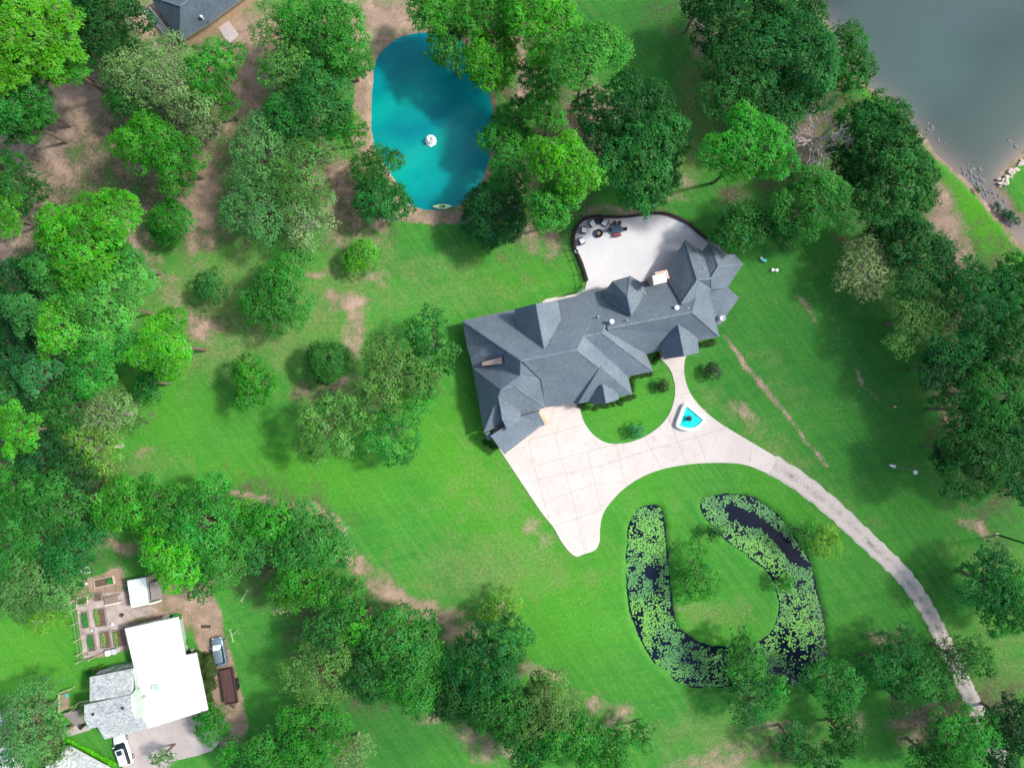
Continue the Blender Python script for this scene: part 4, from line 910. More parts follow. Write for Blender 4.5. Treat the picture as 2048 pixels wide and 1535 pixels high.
g = MB(); g.prism(arc(r1 + .01, r1 + .18, R(68), R(114)), .14, .95); g.build('backrest', M['wicker'], co); tag(co, 'dark curved couch between two white cushioned armchairs', 'couch')
x, y, _ = at(1234.5, 458, .8); dt = empty('dining_table', (x, y, .12), R(-4)); tag(dt, 'dark blue patio dining table with chairs and a red bench', 'table')
g = MB(); oct_ = [(.98 * math.cos(t), .62 * math.sin(t)) for t in [R(22.5 + 45 * i) for i in range(8)]]; g.prism(oct_, .72, .78); g.build('tabletop', M['tabletop'], dt, local=True)
for a in (-1, 1):
    for c in (-1, 1): g = MB(); g.box(a * .6, c * .35, 0, .08, .08, .72); g.build('leg', M['black'], dt, local=True)
def dchair(x_, y_, a_, lb):
    r = empty('dining_chair', Vector((x, y, .12)) + Vector((x_, y_, 0)), a_)
    g = MB(); g.box(0, 0, .4, .5, .5, .08, 0, .05); g.build('seat', M['wicker'], r, local=True)
    g = MB(); g.box(0, -.24, .48, .5, .07, .5, 0, .02); g.build('backrest', M['wicker'], r, local=True)
    for a in (-1, 1):
        for c in (-1, 1): g = MB(); g.box(a * .2, c * .2, 0, .05, .05, .4); g.build('leg', M['black'], r, local=True)
    tag(r, lb, 'chair', 'dark chairs at the blue patio table')
dchair(-1.15, -.05, R(-90), 'dark chair at the left end of the blue patio table')
dchair(1.2, .08, R(90), 'dark chair at the right end of the blue patio table')
dchair(-.42, .86, R(180), 'dark chair at the far left side of the blue patio table, nearest the couch')
dchair(.38, .9, R(180), 'dark chair at the far right side of the blue patio table')
r = empty('bench', Vector((x, y, .12)) + Vector((0.02, -.82, 0)), R(4)); g = MB(); g.box(0, 0, .38, 1.15, .42, .08, 0, .05); g.build('seat', M['redcloth'], r, local=True)
g = MB(); g.box(0, -.22, .44, 1.1, .06, .35); g.build('backrest', M['wicker'], r, local=True)
for a in (-1, 1): g = MB(); g.box(a * .5, 0, 0, .06, .35, .38); g.build('leg', M['black'], r, local=True)
tag(r, 'faded red bench along the near side of the blue patio table', 'bench')
for px, py, lb in ((1153, 503, 'round pale planter pot outside the left patio railing'),):
    x, y, _ = at(px, py); g = MB(); g.lathe(x, y, [(.2, 0), (.3, .4), (.33, .5), (.24, .5), (.2, .38)], 16); tag(g.build('planter_pot', M['pipe']), lb, 'planter')

# ------------------------------------------------------------------ triangular fountain basin
tb = empty('fountain_basin', at(1380, 836)); tag(tb, 'white walled triangular fountain basin of turquoise water on the driveway', 'fountain')
outer = spline([(1373, 806.5), (1382, 811), (1396, 822), (1408, 832), (1411.5, 838), (1409, 846), (1400, 855), (1388, 860.5), (1374, 861.5), (1361, 858), (1353, 853), (1352, 847), (1358, 830), (1366, 810)], 3)
inn = [(1373.3, 811.5), (1405.8, 839.3)] + spline([(1404, 842), (1397, 849), (1387, 855), (1375, 855.5), (1364, 852.5), (1359, 850)], 4, False)
O = [at2(a, c, .75) for a, c in outer]; I = [at2(a, c, .75) for a, c in inn]
def resample(poly, n_):
    P = [Vector(p) for p in poly] + [Vector(poly[0])]; L = [0]
    for a, c in zip(P[:-1], P[1:]): L.append(L[-1] + (c - a).length)
    out = []
    for s_ in np.linspace(0, L[-1], n_, endpoint=False):
        k = max(i for i in range(len(L)) if L[i] <= s_ + 1e-9); k = min(k, len(P) - 2); t = (s_ - L[k]) / max(1e-9, L[k + 1] - L[k]); out.append(tuple(P[k].lerp(P[k + 1], t)))
    return out
cc = Vector((sum(p[0] for p in I) / len(I), sum(p[1] for p in I) / len(I)))
def byang(poly, n_):
    out = []
    for i in range(n_):
        t = -2 * math.pi * i / n_ ; d = Vector((math.cos(t), math.sin(t))); best = None
        for a, c in zip(poly, poly[1:] + poly[:1]):
            a, c = Vector(a) - cc, Vector(c) - cc; e = c - a; den = d.x * e.y - d.y * e.x
            if abs(den) < 1e-9: continue
            s_ = (a.x * e.y - a.y * e.x) / den; u = (a.x * d.y - a.y * d.x) / den
            if s_ > 0 and -1e-6 <= u <= 1 + 1e-6: best = s_ if best is None else max(best, s_)
        out.append(tuple(cc + d * best))
    return out
n_ = 96; O, I = byang(O, n_), byang(I, n_)
rm = [[(O[i][0], O[i][1], .05), (O[i][0], O[i][1], .66), ((O[i][0] * .9 + I[i][0] * .1), (O[i][1] * .9 + I[i][1] * .1), .74), (I[i][0] * .9 + O[i][0] * .1, I[i][1] * .9 + O[i][1] * .1, .74), (I[i][0], I[i][1], .70), (I[i][0], I[i][1], .1)] for i in range(n_)]
g = MB(); v = [p for r_ in rm for p in r_]; k = 6
g.add(v, [(i * k + j, i * k + j + 1, ((i + 1) % n_) * k + j + 1, ((i + 1) % n_) * k + j) for i in range(n_) for j in range(5)]); wo_ = g.build('basin_wall', M['poolrim'], tb, True)
wm = mat('turquoise_water', (0.0, 0.62, 0.60), 0.08, 0.25, 1.2, bump=0.15, spec=0.5); g = MB(); g.add([(p[0], p[1], .5) for p in I], [tuple(range(n_))[::-1]]); g.build('pool_water', wm, tb)
x, y, _ = at(1378, 836.5, 1.0); g = MB(); g.lathe(x, y, [(.28, .3), (.2, .55), (.12, .8), (.14, .95), (.42, 1.1), (.44, 1.16), (.3, 1.12), (.1, 1.1), (.1, 1.4), (.16, 1.5), (.03, 1.62)], 20); g.build('urn', M['bronze'], tb, True)

# ------------------------------------------------------------------ pond fountain spray and kayak
sp = empty('pond_fountain', (FOUNT[0], FOUNT[1], WZ)); tag(sp, 'white spraying fountain in the middle of the teal pond', 'fountain')
wmist = mat('white_foam', (0.9, 0.95, 0.95), 0.6, 0.03); vv = []; ff_ = []
for i in range(1500):
    a = random.uniform(0, 2 * math.pi); u = random.random(); v0 = random.uniform(.55, 1.0)
    r_ = u * .88 * v0; z_ = WZ + .05 + 1.7 * v0 * (1 - (2 * u - 1) ** 2) * .6 + random.uniform(0, .12); s_ = random.uniform(.025, .06)
    cx_, cy_ = FOUNT[0] + r_ * math.cos(a), FOUNT[1] + r_ * math.sin(a); k = len(vv)
    vv += [(cx_ - s_, cy_, z_), (cx_, cy_ - s_, z_), (cx_ + s_, cy_, z_), (cx_, cy_ + s_, z_), (cx_, cy_, z_ + s_), (cx_, cy_, z_ - s_)]
    ff_ += [(k, k + 1, k + 4), (k + 1, k + 2, k + 4), (k + 2, k + 3, k + 4), (k + 3, k, k + 4), (k + 1, k, k + 5), (k + 2, k + 1, k + 5), (k + 3, k + 2, k + 5), (k, k + 3, k + 5)]
g = MB(); g.v, g.f = vv, ff_; g.build('spray', wmist, sp)
g = MB(); g.lathe(FOUNT[0], FOUNT[1], [(.35, WZ - .1), (.4, WZ + .05), (.15, WZ + .15), (.06, WZ + .3)], 16); g.build('float', M['black'], sp)
fo = MB(); vv = []
for i in range(40):
    t = 2 * math.pi * i / 40; r_ = .86 + .05 * math.sin(i * 2.3) + .04 * math.sin(i * 5.1); vv.append((FOUNT[0] + r_ * math.cos(t), FOUNT[1] + r_ * math.sin(t), WZ + .03))
fo.add(vv + [(FOUNT[0], FOUNT[1], WZ + .12)], [(i, (i + 1) % 40, 40) for i in range(40)]); fo.build('foam', wmist, sp)
x, y, _ = at(884.5, 412.5, 0); ky = empty('kayak', (x, y, WZ), R(1)); tag(ky, 'pale green kayak moored at the lower bank of the teal pond', 'kayak')
rings = []
for i in range(15):
    t = i / 14; X = (t - .5) * 3.0; w_ = .40 * math.sin(math.pi * min(max(t, .02), .98)) ** .7 + .015; up = .14 * abs(2 * t - 1) ** 2
    rings.append([(X, -w_ * .5, -.05 + up), (X, -w_, .12 + up), (X, -w_ * .8, .26 + up), (X, 0, .31 + up), (X, w_ * .8, .26 + up), (X, w_, .12 + up), (X, w_ * .5, -.05 + up)])
g = MB(); g.loft(rings); g.build('hull', M['kayak'], ky, True, local=True)
g = MB(); g.prism([(.5 * math.cos(t), .24 * math.sin(t)) for t in np.linspace(0, 2 * math.pi, 16, endpoint=False)], .30, .335); g.build('cockpit', M['darkgreen'], ky, local=True)
g = MB(); g.box(-.15, 0, .33, .35, .3, .1, 0, .04); g.build('seat', M['yellow'], ky, local=True)

# ------------------------------------------------------------------ lily pads (uncountable mat)
ml, n, l, b = newmat('lily_leaf'); b.inputs['Roughness'].default_value = 0.5; at_ = node(n, 'ShaderNodeAttribute', attribute_name='tint')
mxl = node(n, 'ShaderNodeMix', data_type='RGBA'); mxl.inputs['A'].default_value = (0.07, 0.24, 0.065, 1); mxl.inputs['B'].default_value = (0.14, 0.40, 0.05, 1)
l.new(at_.outputs['Fac'], mxl.inputs['Factor']); l.new(mxl.outputs['Result'], b.inputs['Base Color'])
hp = [at2(a, c, WZ) for a, c in HORSE]; xs = [p[0] for p in hp]; ys = [p[1] for p in hp]
N = 70000; cx_ = rng.uniform(min(xs), max(xs), N); cy_ = rng.uniform(min(ys), max(ys), N)
d = sdf(hp, cx_, cy_); px = cx_ * F / CAMH + 1024; py = 767.5 - cy_ * F / CAMH
dens = 0.70 + 0 * px
def hole(x, y, rx, ry, a, s=1.0):
    c, q = math.cos(R(a)), math.sin(R(a)); u = ((px - x) * c + (py - y) * q) / rx; v_ = (-(px - x) * q + (py - y) * c) / ry
    return s * (1 - sdist(.75, 1.2, np.sqrt(u * u + v_ * v_)))
for h in ((1304, 1148, 18, 14, 20), (1318, 1210, 14, 24, 5, .8), (1490, 1034, 52, 16, 28, 1), (1568, 1088, 86, 13, 45, 1), (1590, 1118, 24, 10, 30, .9), (1600, 1322, 30, 32, 10, .9), (1570, 1350, 44, 18, 0, .8), (1480, 1300, 70, 14, 0, .7),
          (1262, 1120, 8, 60, 0, .5), (1272, 1225, 8, 60, -15, .6), (1310, 1335, 30, 8, 45, .7), (1350, 1360, 40, 7, 5, .8), (1380, 1268, 30, 12, 40, .8), (1640, 1250, 10, 30, 0, .5), (1450, 1362, 80, 7, 0, .7), (1560, 1290, 20, 14, 0, .8), (1430, 1290, 40, 8, 10, .6), (1472, 1040, 20, 20, 0, .8)):
    dens = dens * (1 - hole(*h))
nzz = fbm(cx_ / 1.1, cy_ / 1.1, 77, 3); dens = dens * (0.10 + 1.5 * sdist(.36, .60, nzz))
ok = (d < -.12) & (rng.random(N) < dens); cx_, cy_ = cx_[ok], cy_[ok]; dd = -d[ok]
# thin out overlaps on a coarse grid
cell = {}; keep = []
for i in range(len(cx_)):
    r_ = .105 + .075 * ((i * 7919) % 97) / 97
    kx, ky_ = int(cx_[i] / .5), int(cy_[i] / .5); good = True
    for a in (-1, 0, 1):
        for c in (-1, 0, 1):
            for (x2, y2, r2) in cell.get((kx + a, ky_ + c), ()):
                if (x2 - cx_[i]) ** 2 + (y2 - cy_[i]) ** 2 < ((r_ + r2) * .66) ** 2: good = False; break
    if good: cell.setdefault((kx, ky_), []).append((cx_[i], cy_[i], r_)); keep.append((cx_[i], cy_[i], r_))
V_, F_, T_ = [], [], []
tn = fbm(np.array([k[0] for k in keep]) / 5.0, np.array([k[1] for k in keep]) / 5.0, 31, 3)
for i, (x_, y_, r_) in enumerate(keep):
    a0 = random.uniform(0, 6.28); k = len(V_); z_ = WZ + .012 + random.uniform(0, .025); V_.append((x_, y_, z_ - .004))
    for j in range(9): t = a0 + .2 + (6.28 - .4) * j / 8; V_.append((x_ + r_ * math.cos(t), y_ + r_ * math.sin(t), z_ + random.uniform(0, .03)))
    tt = min(1, max(0, (tn[i] - .35) * 2.4 + random.uniform(-.35, .35)))
    for j in range(8): F_.append((k, k + 1 + j, k + 2 + j)); T_.append(tt)
fm = fastmesh('lily_pads', np.array(V_), np.array(F_), 3); a = fm.attributes.new('tint', 'FLOAT', 'FACE'); a.data.foreach_set('value', np.array(T_, np.float32)); fm.materials.append(ml)
tag(link('lily_pads', fm), 'round green lily pads floating over the dark horseshoe pond', 'lily pads', kind='stuff')
print('LILY', len(keep))

# ------------------------------------------------------------------ garden
def bed(px, py, w, h, a, frame, label, crop=None):
    r = empty('raised_bed', at(px, py), R(a)); g = MB(); t = .09; k = F / CAMH; w, h = w / k, h / k
    g.box(0, h / 2 - t / 2, 0, w, t, .38); g.box(0, -h / 2 + t / 2, 0, w, t, .38); g.box(-w / 2 + t / 2, 0, 0, t, h - 2 * t, .38); g.box(w / 2 - t / 2, 0, 0, t, h - 2 * t, .38)
    g.build('frame', frame, r, local=True); g = MB(); g.box(0, 0, 0, w - 2 * t, h - 2 * t, .28); g.build('soil', M['soil'], r, local=True)
    tag(r, label, 'garden bed', 'raised beds of the kitchen garden'); return r
M['crop'] = mat('bed_foliage', (0.03, 0.23, 0.03), 0.7, 0.4, 6.0); M['cropy'] = mat('yellow_bed_foliage', (0.17, 0.30, 0.06), 0.7, 0.4, 6.0)
def crop(px, py, rx, ry, a, m, label, n_=260, h=.5, leaf=.11, zb=.3):
    k = F / CAMH; rx, ry = rx / k, ry / k; vv = []; fc = []
    for i in range(n_):
        t = random.uniform(0, 6.28); q = math.sqrt(random.random()); x_, y_ = q * rx * math.cos(t), q * ry * math.sin(t); z_ = zb + h * (1 - q * q * .7) * random.uniform(.2, 1)
        u = Vector((random.uniform(-1, 1), random.uniform(-1, 1), random.uniform(-.5, .5))).normalized() * leaf; w_ = u.cross(Vector((random.uniform(-.5, .5), random.uniform(-.5, .5), 1))).normalized() * leaf * .6
        c = Vector((x_, y_, z_)); j = len(vv); vv += [tuple(c - u), tuple(c + w_), tuple(c + u), tuple(c - w_)]; fc.append((j, j + 1, j + 2, j + 3))
    g = MB(); g.v, g.f = vv, fc; o = g.build('bed_plants', m); o.location = at(px, py); o.rotation_euler = (0, 0, R(a)); tag(o, label, 'plants'); return o
bed(210, 1162, 40, 17, 12, M['palewood'], 'pale framed raised bed with a leafy right end, topmost in the garden')
crop(222, 1160, 6, 6, 0, M['crop'], 'leafy green clump in the right end of the topmost raised bed', 220)
bed(198, 1192, 17, 16, 5, M['greywood'], 'small square empty bed of grey boards, left of the wooden trellis bench')
bed(166, 1200, 22, 15, 8, M['palewood'], 'two pane cold frame bed at the left garden edge')
bed(172, 1238, 15, 33, 6, M['greywood'], 'upper left raised bed filled with dark green leaves')
crop(173, 1238, 6, 14, 8, M['crop'], 'dark green leafy crop in the upper left raised bed', 380)
bed(203, 1233, 22, 36, 8, M['greywood'], 'upper middle raised bed half covered in yellow green growth')
crop(197, 1232, 4.5, 17, 10, M['cropy'], 'yellow green strip of plants in the upper middle raised bed', 380)
bed(185, 1283, 15, 34, 8, M['greywood'], 'lower left raised bed with a green middle')
crop(184, 1282, 5, 14, 8, M['crop'], 'green leafy row in the lower left raised bed', 340)
bed(213, 1277, 20, 34, 8, M['greywood'], 'lower middle raised bed with pale hose frame')
crop(210, 1277, 4.5, 14, 6, M['cropy'], 'light green row in the lower middle raised bed', 340)
bed(240, 1274, 22, 34, 8, M['greywood'], 'lower right raised bed touching the white metal roof')
crop(235, 1274, 3.5, 16, 8, M['cropy'], 'thin light green row in the raised bed beside the white roof', 300)
for i, (px, py, mm, lb) in enumerate(((161, 1222, 'pinkstucco', 'pale clay pot by the fence beside the upper left raised bed'), (188, 1258, 'steel', 'grey metal pail on the gravel between the upper and lower left beds'), (228, 1246, 'trimwhite', 'white bucket on the gravel right of the upper middle bed'),
        (246, 1228, 'black', 'black pot at the gravel edge below the tin shed'), (176, 1306, 'wood', 'brown tub at the bottom left corner of the kitchen garden'), (252, 1176, 'darkgreen', 'dark green pot against the left wall of the tin shed'), (176, 1166, 'trimwhite', 'white crescent bowl on the soil left of the topmost raised bed'))):
    x, y, _ = at(px, py); g = MB(); g.lathe(x, y, [(.16, 0), (.24, .38), (.27, .42), (.2, .42), (.17, .25)], 14); tag(g.build('garden_pot', M[mm], None, True), lb, 'pot', 'pots around the kitchen garden')
# trellis bench
r = empty('potting_bench', at(230, 1195), R(12)); g = MB()
for i in range(7): g.box(-.95 + i * .3, 0, .8, .2, 1.1, .05)
g.build('slats', M['wood'], r, local=True); g = MB(); g.box(0, -.68, .75, 2.4, .14, .16); g.build('front_rail', M['whitepaint'], r, local=True)
for a in (-1, 1):
    for c in (-1, 1): g = MB(); g.box(a * 1.0, c * .5, 0, .1, .1, .8); g.build('leg', M['wood'], r, local=True)
tag(r, 'slatted wooden potting bench with white front rail, left of the tin shed', 'bench')
# garden fence
fpn = [(146, 1168), (150, 1192), (153, 1216), (157, 1243), (162, 1275), (166, 1303), (166, 1318), (190, 1312), (213, 1302)]
r = empty('garden_fence', at(160, 1260)); q = [Vector(at(*p, 0)) for p in fpn]; g = MB()
for a, c in zip(q[:-1], q[1:]):
    for z in (.5, 1.2): g.beam((a.x, a.y, z), (c.x, c.y, z), .04, .04)
g.build('rails', M['greywood'], r)
for a in q: g = MB(); g.tube((a.x, a.y, 0), (a.x, a.y, 1.7), .06, n=8); g.build('post', M['palewood'], r)
tag(r, 'wire fence with pale posts along the left side of the kitchen garden', 'fence')
# goal frame
r = empty('goal_frame', at(172, 1141)); C = [at(163, 1144, 0), at(178, 1140, 0), at(161, 1139, 1.8), at(176, 1131, 1.8)]
C = [at(166, 1146, 0), at(181, 1144, 0), at(160, 1140, 1.9), at(176.5, 1131, 1.9)]; g = MB()
for a, c in ((0, 1), (0, 2), (1, 3), (2, 3), (0, 3)): g.tube(C[a], C[c], .05, n=8)
g.build('tubes', M['whitepaint'], r); g = MB(); a, c = at(148, 1143, 1.9), at(160, 1140, 1.9); g.tube(a, c, .05); g.build('crossbar', M['whitepaint'], r); tag(r, 'white tubular goal frame at the top corner of the kitchen garden', 'goal')
# clothesline T posts
def tpost(px, py, a, lb):
    r = empty('clothesline_post', at(px, py), R(a)); g = MB(); g.tube((0, 0, 0), (0, 0, 2.2), .05); g.build('pole', M['pipe'], r, local=True)
    g = MB(); g.beam((-.9, 0, 2.2), (.9, 0, 2.2), .07, .07); g.beam((-.9, -.25, 2.2), (-.9, .25, 2.2), .05, .05); g.beam((.9, -.25, 2.2), (.9, .25, 2.2), .05, .05); g.build('crossarm', M['palewood'], r, local=True); tag(r, lb, 'post', 'clothesline posts')
tpost(475, 1260, 104, 'pale T shaped clothesline post in the grass above the grey blue car')
tpost(500, 1182, 60, 'T shaped clothesline post below the dense trees, farther from the car')
# hedge is built with the shrubs; deck, tubs, bins
r = empty('wooden_deck', at(133, 1402), R(0)); k = F / CAMH
g = MB(); g.prism(W([(120, 1388), (141, 1379), (142, 1412), (122, 1420)]), .3, .75); g.build('deck_boards', M['wood'], r)
g = MB(); a = at(118, 1387, 1.1), at(118, 1423, 1.1), at(140, 1378, 1.1)
g.beam(a[0], a[1], .14, .12); g.beam(a[0], a[2], .1, .1)
for p in a: g.box(p[0], p[1], 0, .1, .1, 1.1)
g.build('railing', M['palewood'], r); tag(r, 'raised wooden deck with pale railing left of the grey shingled house', 'deck')
x, y, _ = at(136, 1389, .8); g = MB(); g.lathe(x, y, [(.2, .76), (.28, 1.0), (.22, 1.0), (.16, .85)], 14); tag(g.build('planter_tub', M['teal']), 'small teal tub on the wooden deck', 'tub')
r = empty('deck_stair', at(150, 1435)); g = MB()
for i in range(6): g.prism(W([(134 + i * 3, 1420 + i * 5), (162 + i * 1, 1414 + i * 5), (164 + i * 1, 1419 + i * 5), (136 + i * 3, 1425 + i * 5)]), .05, 1.0 - i * .16)
g.build('steps', M['greywood'], r); g = MB(); g.beam(at(150, 1415, 1.8), at(157, 1404, 1.8), .1, .1); g.beam(at(157, 1404, 1.8), at(178, 1400, 1.8), .1, .1)
for p in ((150, 1415), (157, 1404), (176, 1400)): q_ = at(*p); g.box(q_[0], q_[1], 0, .09, .09, 1.8)
g.build('handrail', M['palewood'], r); tag(r, 'grey wooden stair and landing between deck and grey shingled house', 'stairs')
x, y, _ = at(169, 1448); g = MB(); g.lathe(x, y, [(.25, 0), (.3, .9), (.32, 1.0), (.1, 1.08)], 12); tag(g.build('trash_bin', M['black']), 'black bin at the left corner of the grey shingled house', 'bin')
x, y, _ = at(222.5, 1301); g = MB(); g.box(x, y, 0, .8, .8, 1.0, R(8), .12); tag(g.build('water_tote', M['whitepaint']), 'left white square tote at the lower end of the raised beds', 'tote', 'white totes by the raised beds')
x, y, _ = at(235, 1298); g = MB(); g.box(x, y, 0, .75, .8, 1.0, R(8), .12); tag(g.build('water_tote', M['pipe']), 'right greyish tote at the lower end of the raised beds', 'tote', 'white totes by the raised beds')
x, y, _ = at(335, 1231); g = MB(); g.box(x, y, 0, .8, .5, .8, R(10), .08); tag(g.build('storage_box', M['whitepaint']), 'white box at the upper edge of the white metal roof', 'box')
crop(352, 1232, 13, 6, 15, M['crop'], 'dark green potted bush at the top right corner of the white metal roof', 380, .9, .14, 0)
crop(371, 1284, 8, 7, 15, M['crop'], 'small green bush against the right side of the white metal roof', 200, .6, .12, 0)
x, y, _ = at(412, 1253); g = MB()
for i in range(5): g.tube((x - .6 + i * .3, y - .1, .12), (x - .5 + i * .3, y + .3, .12), .09, n=6)
tag(g.build('firewood_pile', M['black']), 'dark firewood pile on the brown dirt above the reddish shrub', 'firewood')
x, y, _ = at(429, 1404); g = MB(); g.lathe(x, y, [(.35, 0), (.42, .3), (.3, .3), (.3, .1)], 14); tag(g.build('fire_ring', M['wood']), 'round rusty ring on the dirt left of the brown trailer', 'ring')
x, y, _ = at(377, 1303); g = MB(); g.box(x, y, 0, .9, .6, .7, R(12), .1); tag(g.build('grill', M['black']), 'dark covered grill in the notch of the white metal roof', 'grill')
x, y, _ = at(387, 1298); g = MB(); g.lathe(x, y, [(.2, 0), (.28, .4), (.2, .4)], 12); tag(g.build('flower_pot', M['pinkstucco']), 'pale pink pot by the reddish shrub and white roof notch', 'pot')

# ------------------------------------------------------------------ yard posts, tanks, poles
x, y, _ = at(1788, 931, 1.4); mp_ = empty('meter_pole', (x, y, 0)); tag(mp_, 'leaning service pole with white meter box and white lamp on the right lawn', 'pole')
bx_, by_, _ = at(1787, 932, 0); g = MB(); g.tube((bx_, by_, 0), (bx_, by_, 4.9), .10, .08); g.build('pole', M['greywood'], mp_)
q = at(1787, 931, 1.8); g = MB(); g.box(q[0] + .05, q[1] - .05, 1.2, .75, .38, .5, R(-15), .05); g.build('meter_box', M['trimwhite'], mp_)
q = at(1821, 946, 4.9); g = MB(); g.beam((bx_, by_, 4.7), (bx_ + .5, by_ - .25, 4.85), .05, .05); g.build('arm', M['steel'], mp_)
g = MB(); g.lathe(bx_ + .55, by_ - .3, [(.1, 4.7), (.32, 4.75), (.34, 4.85), (.2, 5.0), (.05, 5.05)], 14); g.build('lamp_head', M['whitepaint'], mp_, True)
x, y, _ = at(1995, 1069); up = empty('utility_pole', (x, y, 0)); tag(up, 'tall dark wooden utility pole at the right edge', 'pole')
g = MB(); g.tube((x, y, 0), (x, y, 10.2), .15, .11, 10); g.build('pole', M['black'], up); g = MB(); g.beam((x - .9, y + .5, 9.6), (x + .9, y - .5, 9.6), .12, .12); g.build('crossarm', M['greywood'], up)
g = MB(); g.lathe(x, y, [(.3, 0), (.22, .04), (.2, .05)], 10); g.build('collar', M['palewood'], up)
g = MB(); a = Vector((bx_, by_, 4.8)); c = Vector((x, y, 9.5)); prev = a
for i in range(1, 17):
    t = i / 16; k_ = a.lerp(c, t) - Vector((0, 0, 1.1 * 4 * t * (1 - t))); g.tube(prev, k_, .012, n=4, cap=False); prev = k_
tag(g.build('overhead_wire', M['greywood']), 'thin overhead wire sagging between the two poles on the right lawn', 'wire')
for i, (px, py, lb) in enumerate(((1544.5, 540, 'left white round tank lid in the grass right of the mansion'), (1552.5, 540.5, 'right white round tank lid in the grass right of the mansion'))):
    x, y, _ = at(px, py); g = MB(); g.lathe(x, y, [(.27, 0), (.27, .25), (.24, .3), (.05, .33)], 18); tag(g.build('tank_lid', M['whitepaint'], None, True), lb, 'tank lid', 'white round tank lids')
x, y, _ = at(1527, 521); r = empty('sprayer_pump', (x, y, 0)); tag(r, 'teal and white pump on the grass right of the mansion roof', 'pump')
g = MB(); g.box(x, y, 0, .8, .45, .4, R(-20), .1); g.build('housing', M['teal'], r); g = MB(); g.lathe(x - .45, y + .3, [(.2, 0), (.22, .35), (.1, .42)], 12); g.build('canister', M['pipe'], r)
x, y, _ = at(1788, 813); g = MB(); g.lathe(x, y, [(.16, 0), (.14, .3), (.2, .32), (.05, .4)], 10); tag(g.build('hydrant', M['pinkstucco']), 'small pale pink valve post alone on the dark right lawn', 'post')

# ------------------------------------------------------------------ stones in the lake inlet
def stone(r_, seed, m):
    rs = random.Random(seed); g = MB(); n1, n2 = 7, 4; rings = []
    for i in range(n2 + 1):
        ph = math.pi * i / n2; rr = max(.08, math.sin(ph)); rings.append([(r_ * rr * math.cos(2 * math.pi * j / n1) * rs.uniform(.75, 1.2), r_ * rr * math.sin(2 * math.pi * j / n1) * rs.uniform(.6, 1.1), r_ * .6 * math.cos(ph) * rs.uniform(.8, 1.1)) for j in range(n1)][::-1])
    g.loft(rings); return g.build('rock', m)
rocks = [stone(1.0, i, M['stone']) for i in range(5)]; used = [False] * 5
spots = []
rr_ = random.Random(3)
for k0_, (cx0, cy0, sx, sy, n_) in enumerate(((1942, 345, 16, 12, 22), (1955, 362, 16, 12, 16), (1975, 385, 14, 12, 16), (1998, 408, 14, 14, 16), (1790, 205, 20, 12, 8), (1862, 255, 12, 14, 8), (1885, 285, 10, 12, 4), (2020, 440, 12, 14, 8), (2030, 292, 18, 10, 6))):
    for i in range(n_): spots.append((rr_.gauss(cx0, sx * .6), rr_.gauss(cy0, sy * .6), rr_.uniform(.10, .34), k0_))
rl_ = ['wet grey stone where the lake starts to narrow, upper cluster', 'wet grey stone in the mouth of the lake inlet', 'dark wet stone on the left side of the narrow inlet', 'wet stone among weeds farther down the inlet', 'small stone off the shore beside the lakeside oaks', 'small stone in the shallows next to the broad shore oak', 'lone stone in the shallows halfway along the grassy shore', 'stone in the lowest part of the inlet by the right edge', 'stone off the right hand bank of the lake']
for i, (px, py, s_, j_) in enumerate(spots):
    k = i % 5; o = rocks[k] if not used[k] else rocks[k].copy()
    if used[k]: sc.collection.objects.link(o)
    used[k] = True; o.location = at(px, py, WZ); o.scale = (s_ * rr_.uniform(.8, 1.4), s_, s_ * .8); o.rotation_euler = (0, 0, rr_.uniform(0, 6))
    tag(o, rl_[j_], 'rock', 'grey stones in the lake shallows')
ps = [stone(1.0, 20 + i, M['palestone']) for i in range(3)]; used = [False] * 3
for i in range(26):
    t = rr_.random(); px = 1998 + 50 * t + rr_.gauss(0, 4); py = 372 - 48 * t + rr_.gauss(0, 4); k = i % 3; o = ps[k] if not used[k] else ps[k].copy()
    if used[k]: sc.collection.objects.link(o)
    used[k] = True; s_ = rr_.uniform(.15, .4); o.location = at(px, py, 0.02); o.scale = (s_ * 1.3, s_, s_ * .6); o.rotation_euler = (0, 0, rr_.uniform(0, 6)); tag(o, 'bleached pale rock on the far right bank of the lake inlet', 'rock', 'pale rocks on the right lake bank')
